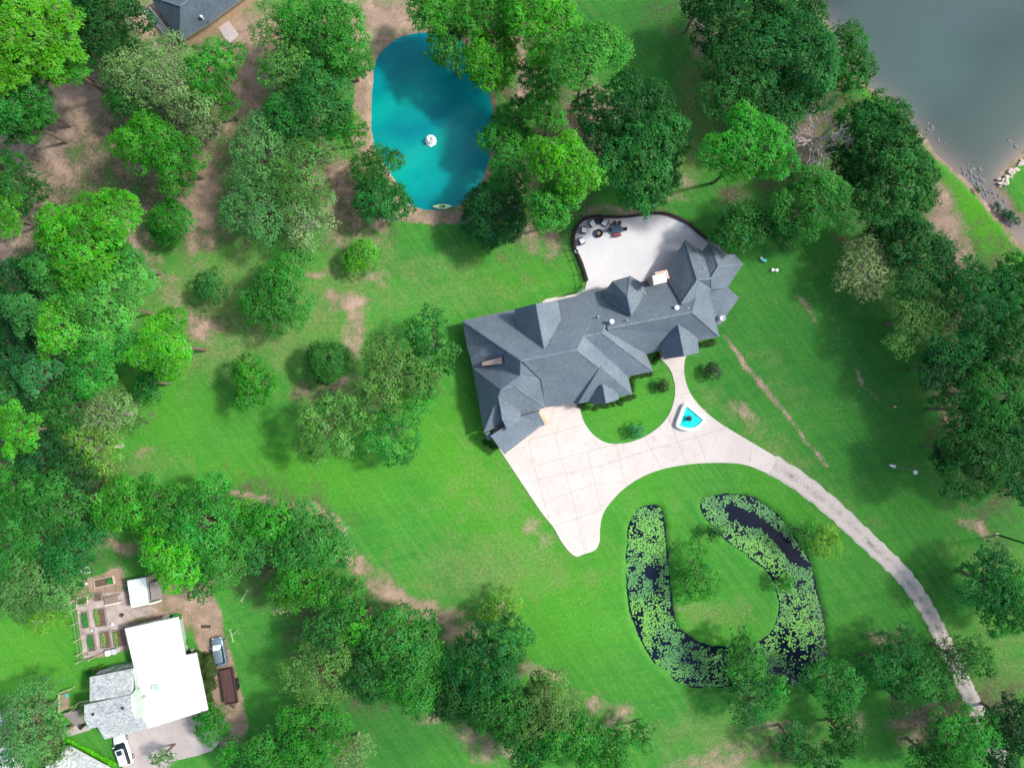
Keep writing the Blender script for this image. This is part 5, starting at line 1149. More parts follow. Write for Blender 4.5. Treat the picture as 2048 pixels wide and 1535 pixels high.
# ------------------------------------------------------------------ trees
def leafmat(name, trans=0.42):
    m = bpy.data.materials.new(name); m.use_nodes = True; n, l = m.node_tree.nodes, m.node_tree.links; n.clear()
    o = n.new('ShaderNodeOutputMaterial'); oi = n.new('ShaderNodeObjectInfo'); at_ = n.new('ShaderNodeAttribute'); at_.attribute_name = 'tint'
    sp = n.new('ShaderNodeSeparateColor'); l.new(at_.outputs['Color'], sp.inputs[0])
    hs = n.new('ShaderNodeHueSaturation'); l.new(oi.outputs['Color'], hs.inputs['Color'])
    a = n.new('ShaderNodeMapRange'); a.inputs['To Min'].default_value = 0.62; a.inputs['To Max'].default_value = 1.38; l.new(sp.outputs[0], a.inputs['Value']); l.new(a.outputs[0], hs.inputs['Value'])
    c = n.new('ShaderNodeMapRange'); c.inputs['To Min'].default_value = 0.472; c.inputs['To Max'].default_value = 0.522; l.new(sp.outputs[1], c.inputs['Value']); l.new(c.outputs[0], hs.inputs['Hue'])
    s = n.new('ShaderNodeMapRange'); s.inputs['To Min'].default_value = 1.10; s.inputs['To Max'].default_value = 0.86; l.new(sp.outputs[2], s.inputs['Value']); l.new(s.outputs[0], hs.inputs['Saturation'])
    d = n.new('ShaderNodeBsdfDiffuse'); t = n.new('ShaderNodeBsdfTranslucent'); g = n.new('ShaderNodeBsdfGlossy'); g.inputs['Roughness'].default_value = 0.45
    g.inputs['Color'].default_value = (0.6, 0.6, 0.6, 1)
    l.new(hs.outputs[0], d.inputs['Color']); l.new(hs.outputs[0], t.inputs['Color'])
    m1 = n.new('ShaderNodeMixShader'); m1.inputs[0].default_value = trans; l.new(d.outputs[0], m1.inputs[1]); l.new(t.outputs[0], m1.inputs[2])
    m2 = n.new('ShaderNodeMixShader'); m2.inputs[0].default_value = 0.012; l.new(m1.outputs[0], m2.inputs[1]); l.new(g.outputs[0], m2.inputs[2])
    l.new(m2.outputs[0], o.inputs['Surface']); return m
M['leaf'] = leafmat('foliage')
def unit(v): return v / (np.linalg.norm(v, axis=1, keepdims=True) + 1e-9)
def leaves_mesh(name, C, Nn, size, rg, tint):
    """C cluster-leaf centres, Nn preferred normals, size per leaf -> folded diamond leaves"""
    k = len(C); nr = unit(Nn + rg.normal(0, .24, (k, 3))); t = unit(np.cross(nr, rg.normal(0, 1, (k, 3)))); b_ = np.cross(nr, t)
    s = size[:, None]; L = s * 1.0; Wd = s * rg.uniform(.45, .75, (k, 1))
    V = np.empty((k, 4, 3)); V[:, 0] = C - t * L; V[:, 1] = C + b_ * Wd + nr * s * .12; V[:, 2] = C + t * L; V[:, 3] = C - b_ * Wd + nr * s * .12
    Fc = np.arange(k * 4).reshape(k, 4); me = fastmesh(name, V.reshape(-1, 3), Fc, 4)
    a = me.attributes.new('tint', 'FLOAT_COLOR', 'CORNER')
    col = np.ones((k, 4), np.float32); col[:, :3] = np.clip(tint, 0, 1); a.data.foreach_set('color', np.repeat(col, 4, 0).ravel())
    me.materials.append(M['leaf']); return me
KIND = {  # lobes/R^2, lobe radius (min,max as fraction of R), squash, depth of crown, leaf size, cover, cluster radius
    'P': dict(lf=1.55, lr=(.17, .30), hz=.55, flat=.75, leaf=.145, cov=1.75, cr=.36, fill=.35),
    'O': dict(lf=1.0, lr=(.22, .36), hz=.62, flat=.8, leaf=.165, cov=1.7, cr=.42, fill=.75),
    'L': dict(lf=.95, lr=(.22, .38), hz=.66, flat=.85, leaf=.155, cov=1.65, cr=.42, fill=.7),
    'G': dict(lf=1.15, lr=(.2, .34), hz=.6, flat=.75, leaf=.145, cov=1.45, cr=.48, fill=.55),
    'S': dict(lf=.72, lr=(.2, .33), hz=.5, flat=.7, leaf=.165, cov=1.35, cr=.42, fill=.1),
    'C': dict(lf=.9, lr=(.3, .45), hz=.8, flat=.9, leaf=.13, cov=1.7, cr=.36, fill=1.2),
}
NLEAF = 0
def crown(kind, Rr, zc, seed, el=1.0):
    global NLEAF
    K = KIND[kind]; rg = np.random.default_rng(seed); sc_ = (max(Rr, 2.5) / 4.5) ** -.5; n_ = max(5, int(26 * K['lf'] * sc_ ** -2 * (1 if Rr > 3 else .6)))
    # lobe centres over a lopsided dome; sectors carry different reach so the outline is uneven
    ph = rg.uniform(0, 2 * np.pi); am = rg.uniform(.12, .30, 3) * (.22 if kind == 'C' else 1)
    if kind == 'C': n_ = int(n_ * 1.5)
    lob = []
    tries = 0
    while len(lob) < n_ and tries < 4000:
        tries += 1; t = rg.uniform(0, 2 * np.pi); q = np.sqrt(rg.uniform(K['fill'] * 0.0, 1)) ; lr = rg.uniform(*K['lr']) * min(1.15, sc_)
        reach = 1 + am[0] * np.sin(2 * t + ph) + am[1] * np.sin(3 * t + 2 * ph) + am[2] * .7 * np.sin(5 * t + 3 * ph)
        rad = q * (1 - lr * .8) * reach; zz = K['hz'] * (np.sqrt(max(0, 1 - min(1, q * q))) - .45) + rg.uniform(-.12, .10)
        c = np.array([rad * np.cos(t) * el, rad * np.sin(t) / el, zz])
        if all(np.linalg.norm((c - o[0]) * [1, 1, .6]) > (lr + o[1]) * {'S': .66, 'C': .36}.get(kind, .52) for o in lob): lob.append((c, lr))
    Cs, Ns, Ts, Ss = [], [], [], []
    for c, lr in lob:
        c = c * Rr; r_ = lr * Rr; ax = np.array([rg.uniform(.85, 1.2), rg.uniform(.85, 1.2), K['flat'] * rg.uniform(.8, 1.1)])
        ncl = max(8, int(K['cov'] * 2.9 * (r_ / K['cr']) ** 2)); u = unit(rg.normal(0, 1, (ncl, 3))); u[:, 2] = np.where(u[:, 2] < -.25, -u[:, 2] * .6, u[:, 2]); u = unit(u)
        wob_ = 1 + .22 * np.sin(u[:, :1] * 5 + c[0]) * np.cos(u[:, 1:2] * 6 + c[1]) + rg.normal(0, .09, (ncl, 1))
        cc_ = c + u * r_ * ax * wob_ * rg.uniform(.82, 1.06, (ncl, 1))
        nl = 7 if kind != 'G' else 6
        off = rg.normal(0, 1, (ncl, nl, 3)) * K['cr'] * np.array([.55, .55, .30]); P_ = cc_[:, None, :] + off
        nn = np.repeat((u * .55 + np.array([0, 0, .65]))[:, None, :], nl, 1) + off * .6
        lt = rg.uniform(.1, .9); t_ = np.stack([np.clip(lt + rg.normal(0, .06, (ncl, nl)) + rg.normal(0, .12, (ncl, 1)) , 0, 1), np.clip(rg.normal(.5, .2, (ncl, 1)) + rg.normal(0, .1, (ncl, nl)), 0, 1), np.clip(rg.normal(.35, .2, (ncl, 1)) + rg.normal(0, .15, (ncl, nl)), 0, 1)], -1)
        Cs.append(P_.reshape(-1, 3)); Ns.append(nn.reshape(-1, 3)); Ts.append(t_.reshape(-1, 3)); Ss.append(rg.uniform(.75, 1.3, ncl * nl) * K['leaf'] * (1.12 if Rr > 6 else 1))
    C = np.concatenate(Cs); N_ = np.concatenate(Ns); T = np.concatenate(Ts); S = np.concatenate(Ss)
    # drop leaves buried inside other lobes
    bur = np.zeros(len(C), bool)
    for c, lr in lob:
        d = np.linalg.norm((C - c * Rr) / np.array([1, 1, K['flat']]), axis=1); bur |= d < lr * Rr * .62
    C, N_, T, S = C[~bur], N_[~bur], T[~bur], S[~bur]; C[:, 2] += zc; NLEAF += len(C)
    return leaves_mesh('crown', C, N_, S, rg, T), [(c * Rr + np.array([0, 0, zc]), lr * Rr) for c, lr in lob]
def trunk_mesh(lobs, zc, Rr, kind, seed, bare=False):
    rs = random.Random(seed); g = MB(); r0 = .16 + .032 * Rr if kind != 'P' else .26
    lean = Vector((rs.uniform(-.03, .03), rs.uniform(-.03, .03), 1)); p = Vector((0, 0, -.15)); zt = zc - Rr * (.12 if kind != 'P' else -.2)
    segs = 5; pts_ = [p + lean * (zt * i / segs) + Vector((rs.uniform(-.12, .12), rs.uniform(-.12, .12), 0)) * (i > 0) for i in range(segs + 1)]
    for i in range(segs): g.tube(pts_[i], pts_[i + 1], r0 * (1 - i / segs * .45), r0 * (1 - (i + 1) / segs * .45), 8, cap=False)
    for c, lr in lobs:
        c = Vector(c); t = rs.uniform(.55, .98) if kind == 'P' else rs.uniform(.45, .98); k = min(segs - 1, int(t * segs)); a = pts_[k].lerp(pts_[k + 1], t * segs - k)
        mid = a.lerp(c, .5) + Vector((rs.uniform(-.3, .3), rs.uniform(-.3, .3), rs.uniform(-.2, .5))); g.tube(a, mid, r0 * .34, r0 * .22, 5, cap=False); g.tube(mid, c, r0 * .22, r0 * .08, 5, cap=False)
        if kind in 'GS' and rs.random() < .4:
            for _ in range(2):
                e = c + Vector((rs.uniform(-1, 1), rs.uniform(-1, 1), rs.uniform(.1, .8))) * lr * 1.0; g.tube(mid.lerp(c, .6), e, r0 * .11, r0 * .04, 4, cap=False)
    return g
COL = {'p': (.076, .345, .030), 'q': (.09, .37, .065), 'd': (.040, .235, .036), 'o': (.021, .120, .027), 'n': (.031, .185, .035), 'm': (.048, .285, .034), 'b': (.074, .36, .030),
       'g': (.16, .32, .115), 'h': (.10, .28, .068), 'y': (.15, .38, .045), 'w': (.24, .36, .16), 't': (.045, .25, .07), 'r': (.05, .11, .04)}
def tree(kind, ck, px, py, rp, H, label, el=1.0, bark=None):
    seed = int(px * 13 + py * 7 + rp) & 0xffff; K = 'L' if kind not in KIND else kind
    zc = H * (.82 if kind == 'P' else (.58 if kind in 'C' else .64)); Rr = rp * (CAMH - zc) / F * 1.0
    x, y, _ = at(px, py, zc)
    nm = {'P': 'pine_tree', 'O': 'oak_tree', 'L': 'leafy_tree', 'G': 'pale_tree', 'S': 'open_crowned_tree', 'C': 'round_tree'}[kind]
    root = empty(nm, (x, y, 0)); me, lobs = crown(kind, Rr, zc, seed, el); cr = link('crown', me, root, local=True)
    c = COL[ck]; rs = random.Random(seed); f = rs.uniform(.88, 1.14); cr.color = (c[0] * f * rs.uniform(.85, 1.2), c[1] * f, c[2] * f * rs.uniform(.8, 1.25), 1)
    trunk_mesh(lobs, zc, Rr, kind, seed).build('trunk', M['palebark' if bark or ck in 'gwy' else 'bark'], root, local=True)
    tag(root, label, 'pine tree' if kind == 'P' else 'tree'); return root
TREES = [
 # upper left
 ('P','p',45,62,112,19,'largest bright green pine filling the top left corner'), ('P','m',25,185,82,15,'pine crown below the largest corner pine, at the left edge'), ('P','d',45,235,48,12,'smaller pine at the left edge just above the bare trunk shadow'),
 ('P','p',120,120,48,15,'small bright pine bough reaching over the tan clearing at top left'), ('O','o',215,28,82,15,'very dark tree left of the slate roofed house at the top'), ('G','h',245,112,64,12,'grey green tree just below the dark tree, left of the slate roofed house'),
 ('G','g',325,150,88,14,'broad pale grey green tree directly below the slate roofed house'), ('L','m',422,140,58,13,'bright leafy tree right of the pale one below the slate roofed house'), ('L','b',290,285,62,15,'vivid green tree left part of the clump over the shaded left clearing'),
 ('L','m',348,318,60,14,'vivid green tree right part of the clump over the shaded left clearing'), ('G','g',395,235,46,11,'small pale tree squeezed between the bright tree and the vivid clump'), ('O','n',262,200,44,11,'dark small tree under the broad pale grey green tree'), ('L','m',440,205,40,10,'small leafy tree hanging over the brown path right of the pale trees'),
 ('G','h',562,55,56,15,'grey green tree left of the brighter one, above the long pondside row'), ('L','m',655,55,82,16,'tall mid green tree at the top, left of the teal pond head'), ('L','m',690,110,50,13,'mid green tree nearest the bare bank at the upper left of the teal pond'), ('L','h',590,140,62,14,'tree with pale twigs in the upper half of the pondside row'),
 ('L','d',640,200,72,15,'broad tree in the middle of the row left of the teal pond'), ('L','n',570,235,52,13,'darker tree on the path side of the row left of the teal pond'), ('L','m',685,255,44,12,'lowest right tree of the row left of the teal pond'),
 ('G','h',520,310,74,14,'grey green tree, upper left of the big airy group below the pondside row'), ('G','h',600,345,76,14,'grey green tree, right of the big airy group below the pondside row'), ('G','h',520,410,74,12,'grey green tree, lower left of the big airy group'), ('G','g',610,430,62,11,'pale tree, lower right of the big airy group, above dry grass'),
 ('L','n',748,335,46,9,'upper of the two dark trees on the lower left bank of the teal pond'), ('O','n',768,400,50,9,'lower of the two dark trees on the lower left bank of the teal pond'), ('C','o',990,426,66,9.5,'dense round dark tree on the lower right bank of the teal pond'),
 ('P','m',885,40,60,10,'pine leaning over the top of the teal pond'), ('P','d',905,95,38,10,'lower pine bough over the upper right water of the teal pond'), ('P','b',982,112,64,10,'brightest round pine on the right bank of the teal pond'), ('P','m',965,20,52,13,'pine at the top edge between the pond pine and the wide pine'),
 ('P','b',1085,38,78,16,'wide bright pine at the top edge right of the teal pond'), ('P','q',1180,106,68,22,'pale rounded pine with its long bare trunk showing below'), ('P','m',1080,165,44,13,'slender pine, upper of two between the bright round pine and the pale rounded pine'), ('P','m',1095,230,40,13,'slender pine, lower of two, with a bare trunk at its right'),
 ('P','m',1022,262,58,8,'pine over the right shore halfway down the teal pond'), ('P','d',1020,345,46,10,'darker pine on the right shore above the dense round tree'), ('P','b',1125,325,62,20,'bright pine left of the large dark oak behind the patio'), ('P','b',1185,352,34,19,'small bright pine tip touching the large dark oak behind the patio'),
 ('P','m',1105,408,52,17,'pine overhanging the left corner of the patio'), ('O','o',1262,215,82,17,'upper half of the paired dark oaks behind the patio'), ('O','n',1290,320,88,18,'lower and larger of the paired dark oaks behind the patio'), ('O','o',1215,285,50,14,'shadowy dark oak on the left flank of the paired oaks'),
 # upper right
 ('O','o',1465,28,72,15,'dark oak at the top edge, left of the lake corner oaks'), ('O','n',1575,20,80,16,'dark oak at the top edge beside the lake corner'), ('O','o',1395,15,34,11,'small dark oak at the top edge above the narrow lawn'), ('O','n',1475,150,82,16,'oak forming the left side of the big lakeside oak mass'),
 ('L','n',1590,110,92,18,'largest oak in the middle of the lakeside oak mass'), ('O','d',1690,125,62,14,'oak nearest the lake in the lakeside oak mass'), ('O','n',1560,205,66,14,'oak at the foot of the lakeside mass, just above the dead tree'), ('P','m',1500,292,80,20,'rounded green pine between the paired oaks and the dead tree'),
 ('L','d',1632,405,76,17,'round leafy tree directly below the dead tree'), ('O','n',1750,248,66,15,'upper oak of the pair along the lake shore right of the dead tree'), ('O','n',1790,345,96,18,'broad oak along the lake shore right of the dead tree'), ('O','o',1700,330,46,12,'shadowy oak wedged between the dead tree and the shore oaks'),
 ('L','n',1488,450,52,12,'leafy tree touching the right tip of the mansion roof'), ('O','o',1560,455,40,10,'dark small tree between the round leafy tree and the roof tip'), ('G','w',1735,532,62,9,'whitish feathery tree at the edge of the right lawn'), ('O','n',1842,512,74,13,'dark glossy tree right of the whitish feathery tree'), ('O','o',1775,450,44,11,'dark low tree between shore oak and whitish tree'),
 # right edge
 ('L','n',1965,600,78,16,'broad blue green tree, top of the right edge forest'), ('O','n',2035,570,52,15,'dark tree in the right edge forest below the lakeside grass'), ('L','h',1830,640,58,12,'yellowish twiggy tree standing out on the lawn side of the right forest'), ('L','n',1935,700,60,14,'mid dark tree below the broad blue green one'), ('O','n',2020,690,70,16,'dark tree at the right edge, second row of the forest'),
 ('O','o',1890,735,52,13,'shadowy tree on the lawn margin of the right forest'), ('L','d',1985,790,72,15,'green tree in the middle of the right edge forest'), ('O','n',2045,860,60,15,'dark tree at the right edge, level with the fountain basin'), ('L','n',1925,820,48,12,'small dark tree on the lawn margin level with the fountain basin'),
 ('O','n',1965,920,78,15,'speckled dark tree at the lower end of the right edge forest'), ('O','n',2045,960,50,13,'lowest tree of the right edge forest, at the frame edge'), ('O','o',1910,900,42,11,'very dark tree on the lawn margin near the service pole'),
 ('L','n',1975,1165,64,10,'leafy tree at the right edge below the utility pole'), ('L','d',2030,1210,60,10,'second leafy tree below the utility pole, cut by the right edge'),
 # lower right
 ('G','n',1808,1290,44,8,'small dark tree on the left verge of the gravel drive'), ('L','n',1760,1335,42,8,'dark tree left in the clump beside the lower gravel drive'), ('L','d',1850,1360,52,9,'larger tree in the clump beside the lower gravel drive'), ('G','n',1912,1318,50,9,'sparse tree overhanging the gravel drive'), ('L','m',1965,1320,36,7,'bright soft tree right of the gravel drive'),
 ('G','n',1800,1400,38,7,'low grey tree below the clump beside the gravel drive'), ('L','d',1670,1368,56,9,'round tree at the lower right end of the lily pond'), ('L','d',1488,1318,48,8,'tree overhanging the bottom arm of the lily pond'), ('G','n',1500,1400,50,8,'dark low tree just below the bottom arm of the lily pond'), ('L','m',1545,1385,34,7,'small bright tree at the pond edge right of the dark low tree'),
 ('L','y',1652,1082,34,6,'yellow green tree at the upper right outside bank of the lily pond'), ('L','m',1612,1066,32,6,'green tree leaning over the upper right arm of the lily pond'), ('L','m',1568,1165,20,3,'small light green tree on the inner bank of the lily pond'), ('G','m',1395,1150,50,5,'soft green tree on the island lawn inside the lily pond'), ('G','n',1430,1068,18,3,'small dark tree on the inner upper bank of the lily pond'),
 ('L','n',1585,1482,38,8,'left of two round trees at the bottom edge below the pond'), ('L','n',1688,1470,44,8,'right of two round trees at the bottom edge below the pond'), ('L','n',1640,1520,40,7,'dark tree cut by the bottom edge between the two round trees'), ('L','m',1930,1475,62,12,'bright tree at the bottom right beside the end of the gravel drive'), ('O','o',2030,1450,56,11,'dark tree in the bottom right corner'), ('L','d',1860,1515,44,9,'tree cut by the bottom edge left of the bright bottom right tree'), ('O','o',2000,1530,46,9,'darkest low tree in the bottom right corner edge'),
 # bottom
 ('G','y',1005,1222,42,6,'faint yellow green sapling alone on the lower lawn'), ('O','n',975,1325,80,14,'upper dark tree of the lower middle clump'), ('O','n',1000,1420,70,13,'lower dark tree of the lower middle clump'), ('O','o',915,1390,54,12,'shadowy dark tree on the left of the lower middle clump'),
 ('O','d',800,1280,74,15,'upper half of the large rounded tree left of the lower middle clump'), ('L','m',820,1365,62,14,'yellowish lower half of the large rounded tree left of the lower middle clump'), ('L','n',735,1350,52,13,'left flank tree of the large rounded group'), ('G','h',640,1345,74,13,'grey leafed tree on the lawn left of the large rounded group'), ('L','d',660,1265,48,13,'tree above the grey leafed tree in the lower left row'), ('L','b',715,1255,40,14,'small vivid tree at the bend of the lower left row'), ('L','d',690,1190,44,12,'compact emerald tree at the bend of the sandy trail'),
 ('L','d',628,1080,72,15,'rounded tree at the sandy trail, right end of the lower left row'), ('L','m',600,1165,62,14,'tree below the rounded one on the sandy trail'), ('L','m',545,1045,52,14,'tree in the middle of the lower left row, top side'), ('L','n',505,1090,50,13,'dark tree in the middle of the lower left row'), ('G','w',570,1205,32,9,'pale half bare small tree below the lower left row'),
 ('L','b',250,1010,62,15,'vivid tree at the left start of the lower left row'), ('L','m',325,1010,60,15,'vivid tree above the kitchen garden, top side'), ('L','m',405,1040,72,17,'tall vivid tree above the tin shed'), ('L','b',350,1110,68,17,'vivid tree overhanging the tin shed'), ('L','m',440,1110,60,16,'vivid tree right of the tin shed overhang'), ('L','n',210,1040,42,12,'darker tree at the left end of the vivid row'), ('L','m',470,1020,42,13,'small tree on the trail edge above the vivid row'), ('L','n',395,1180,30,9,'low dark tree over the brown yard right of the tin shed'),
 ('L','m',620,1475,72,14,'bright tree at the bottom edge below the grey leafed tree'), ('L','m',545,1500,52,12,'bright tree at the bottom edge, left of its brighter neighbour'), ('L','n',500,1530,40,10,'low tree at the bottom edge right of the lower left driveway'), ('G','g',700,1505,44,9,'pale thin tree at the bottom edge beside tan soil'), ('L','m',470,1515,34,9,'small feathery tree overhanging the lower left driveway'), ('G','h',325,1515,22,6,'thin sapling standing over the lower left driveway'),
 ('L','h',1095,1420,62,13,'light twiggy tree below the tan patch at the bottom middle'), ('L','m',1150,1480,60,13,'leafy tree right of the light twiggy one at the bottom'), ('L','d',1215,1510,52,11,'leafy tree at the bottom edge, fourth from the lower middle clump'), ('L','d',1285,1470,34,7,'small soft tree at the right end of the bottom middle row'), ('O','n',1060,1500,46,11,'dark tree at the bottom edge under the lower middle clump'),
 ('C','m',423,1449,37,5,'round clipped looking tree at the right corner of the lower left driveway'), ('G','h',55,1440,72,11,'pale tree covering the white outbuilding at the lower left'), ('G','h',95,1490,44,9,'small pale tree over the grey bungalow roof'), ('G','n',25,1500,44,9,'pale tree in the bottom left corner'),
 # left edge
 ('L','h',70,1170,78,15,'light green tree above the sunny lawn at the left edge'), ('G','y',95,1225,44,11,'yellowish tree fringe at the top of the sunny left lawn'), ('L','n',135,1110,62,15,'tree left of the kitchen garden top corner'), ('L','d',25,1085,66,16,'tree at the left edge above the sunny lawn tree'), ('L','n',110,1010,66,15,'shaded tree in the left forest above the garden trees'), ('L','o',150,940,52,13,'very dark tree in the gap of the left forest'),
 ('L','d',30,980,60,15,'green tree at the left edge, level with the lower driveway'), ('P','b',32,860,46,17,'bright pine bough at the left edge, lowest of the left pines'), ('O','o',75,910,56,13,'dark tree behind the lowest bright pine bough'), ('G','y',185,900,58,12,'yellow green twiggy tree at the lawn margin on the left'), ('G','g',215,830,64,10,'pale twiggy tree with white branches at the left lawn margin'), ('L','n',120,810,56,13,'dark tree behind the pale twiggy tree'),
 ('P','b',325,690,62,16,'bright pine farthest out on the left lawn, with leaning trunk'), ('P','m',190,715,66,14,'bright pine left of the outermost lawn pine'), ('P','b',110,665,46,18,'bright pine tuft left of the paired pines'), ('P','q',215,610,78,15,'broad pale green pine in the middle of the left stand'), ('P','m',150,570,56,15,'pine behind the broad pale green pine'), ('P','t',48,625,44,18,'blue green pine alone at the left edge of the stand'), ('P','t',72,745,44,16,'blue green lower pine under the bright tufts'),
 ('P','b',165,470,92,18,'largest bright pine of the left stand, top end'), ('P','m',235,520,46,14,'pine on the lawn side of the largest left pine'), ('P','d',95,530,50,16,'pine on the left flank of the largest left pine'), ('O','o',25,570,60,14,'dark undergrowth tree at the left edge below the white bare trunk'), ('O','o',30,690,60,13,'dark tree beneath the blue green pines'), ('L','n',30,375,58,14,'tree at the left edge above the white bare trunk'), ('P','b',12,435,38,17,'bright pine fringe at the left edge beside the white bare trunk'), ('O','n',15,780,50,12,'dark tree at the left edge under the bright bough'), ('L','n',300,765,40,9,'low tree under the outermost lawn pine'),
 # middle lawn
 ('C','m',338,444,42,7,'round emerald tree on the shaded upper left clearing'), ('C','n',420,572,34,6,'small round tree left of the big round lawn tree'), ('L','d',556,588,74,11,'big round tree on the dry lawn'), ('C','b',722,516,36,5,'small vivid lime tree on the lawn below the pond'), ('C','n',653,722,42,8,'round dark tree in the middle lawn, left of the sparse group'), ('L','m',508,764,48,9,'bright round tree on the left lawn'),
 ('S','n',862,690,62,13,'open dark branched tree nearest the mansion left corner'), ('S','h',790,750,78,14,'open crowned light tree in the middle of the sparse group'), ('S','h',660,845,78,14,'open crowned dark tree at the left of the sparse group'), ('S','m',790,860,62,12,'open crowned light tree at the bottom of the sparse group'), ('S','m',850,785,40,11,'small open tree between the sparse group and the mansion wall'),
 ('C','r',1425,743,17,2.2,'small purplish ornamental tree on the lawn right of the walkway'), ('C','r',1325,770,13,2.0,'small dark ornamental tree on the island lawn beside the walkway'), ('C','t',1273,861,16,2.4,'small blue green conifer at the lower rim of the island lawn'),
]
for t in TREES: tree(*t)
print('TREES', len(TREES), 'LEAVES', NLEAF)

# dead tree
def deadtree(px, py, H, Rr, label):
    x, y, _ = at(px, py); root = empty('dead_tree', (x, y, 0)); rs = random.Random(5); g = MB()
    def br(p, d, L, r_, dep):
        q = p + d * L; mid = p.lerp(q, .5) + Vector((rs.uniform(-1, 1), rs.uniform(-1, 1), rs.uniform(-.3, .3))) * L * .08
        g.tube(p, mid, r_, r_ * .8, 6, cap=False); g.tube(mid, q, r_ * .8, r_ * .6, 6, cap=False)
        if dep == 0: return
        for _ in range(3 if dep > 1 else 2):
            nd = (d + Vector((rs.uniform(-1, 1), rs.uniform(-1, 1), rs.uniform(-.25, .35))) * .75).normalized(); br(q.lerp(mid, rs.uniform(0, .6)), nd, L * rs.uniform(.6, .85), r_ * .6, dep - 1)
    t0 = MB(); t0.tube((0, 0, -.1), (.2, .2, H * .5), .3, .2, 10, cap=False); t0.build('trunk', M['deadbark'], root, local=True)
    for i in range(8):
        a = i * .85 + rs.uniform(-.2, .2); br(Vector((.2, .2, H * rs.uniform(.38, .5))), Vector((math.cos(a), math.sin(a), rs.uniform(.25, .8))).normalized(), Rr * .36, .16, 4)
    g.build('branches', M['deadbark'], root, local=True); tag(root, label, 'dead tree')
deadtree(1592, 312, 14, 5.6, 'leafless bleached dead tree between the round pine and the shore oaks')
# bare leaning trunk at the left edge
x, y, _ = at(76, 453); g = MB(); e = at(-15, 436, 11); g.tube((x, y, -.1), e, .2, .12, 8); g.tube(Vector(at(20, 443, 6.0)), Vector(at(20, 443, 6.0)) + Vector((-.8, 1.2, 1.5)), .06, .02, 5)
tag(g.build('bare_trunk', M['deadbark']), 'straight white bare trunk sticking out from the left edge', 'dead tree')

# ------------------------------------------------------------------ shrubs and hedge
def shrubmesh(name, pts_, hts, rad, seed, leaf=.09, n_=130):
    rg = np.random.default_rng(seed); Cs, Ns, Ts = [], [], []
    for (x, y), h, r_ in zip(pts_, hts, rad):
        k = int(n_ * (r_ / .5) ** 2); u = unit(rg.normal(0, 1, (k, 3))); u[:, 2] = np.abs(u[:, 2]); Cs.append(np.array([x, y, h * .45]) + u * np.array([r_, r_, h * .6]) * rg.uniform(.6, 1.08, (k, 1))); Ns.append(u + [0, 0, .3])
        Ts.append(np.clip(np.stack([rg.normal(.5, .22, k), rg.normal(.5, .25, k), rg.normal(.35, .2, k)], -1), 0, 1))
    C = np.concatenate(Cs); return leaves_mesh(name, C, np.concatenate(Ns), rg.uniform(.7, 1.3, len(C)) * leaf, rg, np.concatenate(Ts))
def shrub(name, label, path, h, r_, col, cat='shrub', group=None, leaf=.09, n_=130):
    P = [at2(*p, 0) for p in path]; cx_, cy_ = sum(p[0] for p in P) / len(P), sum(p[1] for p in P) / len(P); rs = random.Random(int(path[0][0]))
    me = shrubmesh(name, [(p[0] - cx_, p[1] - cy_) for p in P], [h * rs.uniform(.8, 1.2) for _ in P], [r_ * rs.uniform(.8, 1.2) for _ in P], int(path[0][0]), leaf, n_)
    o = link(name, me); o.location = (cx_, cy_, 0); o.color = (*col, 1); tag(o, label, cat, group); return o
def seg(a, c, n_): return [(a[0] + (c[0] - a[0]) * i / (n_ - 1), a[1] + (c[1] - a[1]) * i / (n_ - 1)) for i in range(n_)]
rp_ = random.Random(9); jit = lambda pts_, j: [(a + rp_.uniform(-j, j), c + rp_.uniform(-j, j)) for a, c in pts_]
shrub('hedge', 'bright lime clipped hedge strip between bungalow and white car', seg((132, 1474), (232, 1524), 30), .8, .42, (.13, .62, .02), 'hedge')
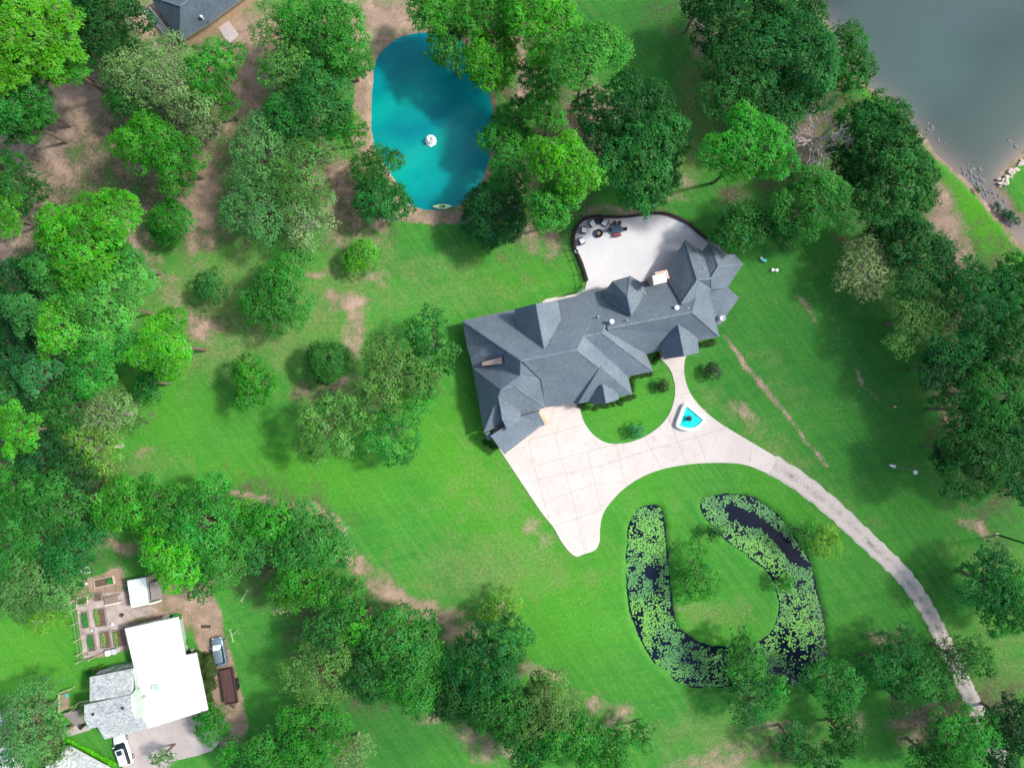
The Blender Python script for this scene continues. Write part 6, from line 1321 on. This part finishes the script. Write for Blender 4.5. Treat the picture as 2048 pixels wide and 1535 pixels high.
shrub('flowering_shrub', 'tall reddish green shrub row between the white roof and the grey blue car', jit(seg((400, 1306), (428, 1322), 5) + seg((405, 1330), (432, 1340), 4) + seg((408, 1352), (430, 1362), 4) + seg((410, 1376), (424, 1392), 4), 4), 2.6, 1.0, (.06, .11, .03), leaf=.13, n_=190)
shrub('flowering_shrub', 'patch of reddish blooms on the upper end of the shrub row by the white roof', jit([(398, 1312), (404, 1320), (400, 1330), (407, 1336)], 3), 2.9, .6, (.26, .07, .06), leaf=.1, n_=110)
BEDS = [('low shrub bed at the garage court corner of the island lawn', seg((1158, 812), (1182, 816), 6), .6), ('low dark shrub row under the small front gable', seg((1190, 815), (1240, 804), 10), .5), ('shrub row under the west block eave facing the island lawn', seg((1244, 800), (1268, 792), 6), .6),
        ('shrub row in the step between the west and middle blocks', seg((1270, 754), (1304, 747), 7), .5), ('short shrub clump at the right end of the west block eave', seg((1267, 778), (1263, 760), 4), .5), ('low shrubs right of the walkway below the entry gable', seg((1400, 690), (1428, 684), 10), .5), ('low shrubs beside the porch step left of the walkway', seg((1308, 722), (1316, 716), 3), .4),
        ('shrubs along the eave of the garage roof left side', seg((972, 884), (990, 894), 4), .4)]
for lb, pth, h in BEDS: shrub('shrub_bed', lb, jit(pth, 2), h, .42, (.05, .13, .03), 'shrubs', None)
shrub('lawn_shrub', 'small yellowish bush at the upper wall of the grey shingled house', jit([(190, 1338), (200, 1334), (206, 1331)], 2), .9, .5, (.12, .24, .03))
shrub('lawn_shrub', 'dark bush at the corner of the grey shingled house, left of the yellowish bush', jit([(183, 1345), (187, 1341)], 2), .9, .45, (.02, .14, .03))
shrub('ornamental_grass', 'tuft of tall weeds in the lake inlet, nearest the right edge', jit([(2004, 430), (2014, 434), (2022, 440), (2030, 443), (2020, 432)], 5), .9, .6, (.03, .16, .05))
shrub('ornamental_grass', 'thin weeds in the middle of the lake inlet', jit([(1990, 405), (1994, 410), (1998, 418)], 4), .6, .35, (.04, .14, .06))
shrub('ornamental_grass', 'small weed clump where the lake narrows into the inlet', jit([(1950, 378), (1954, 383)], 2), .6, .35, (.03, .15, .04))
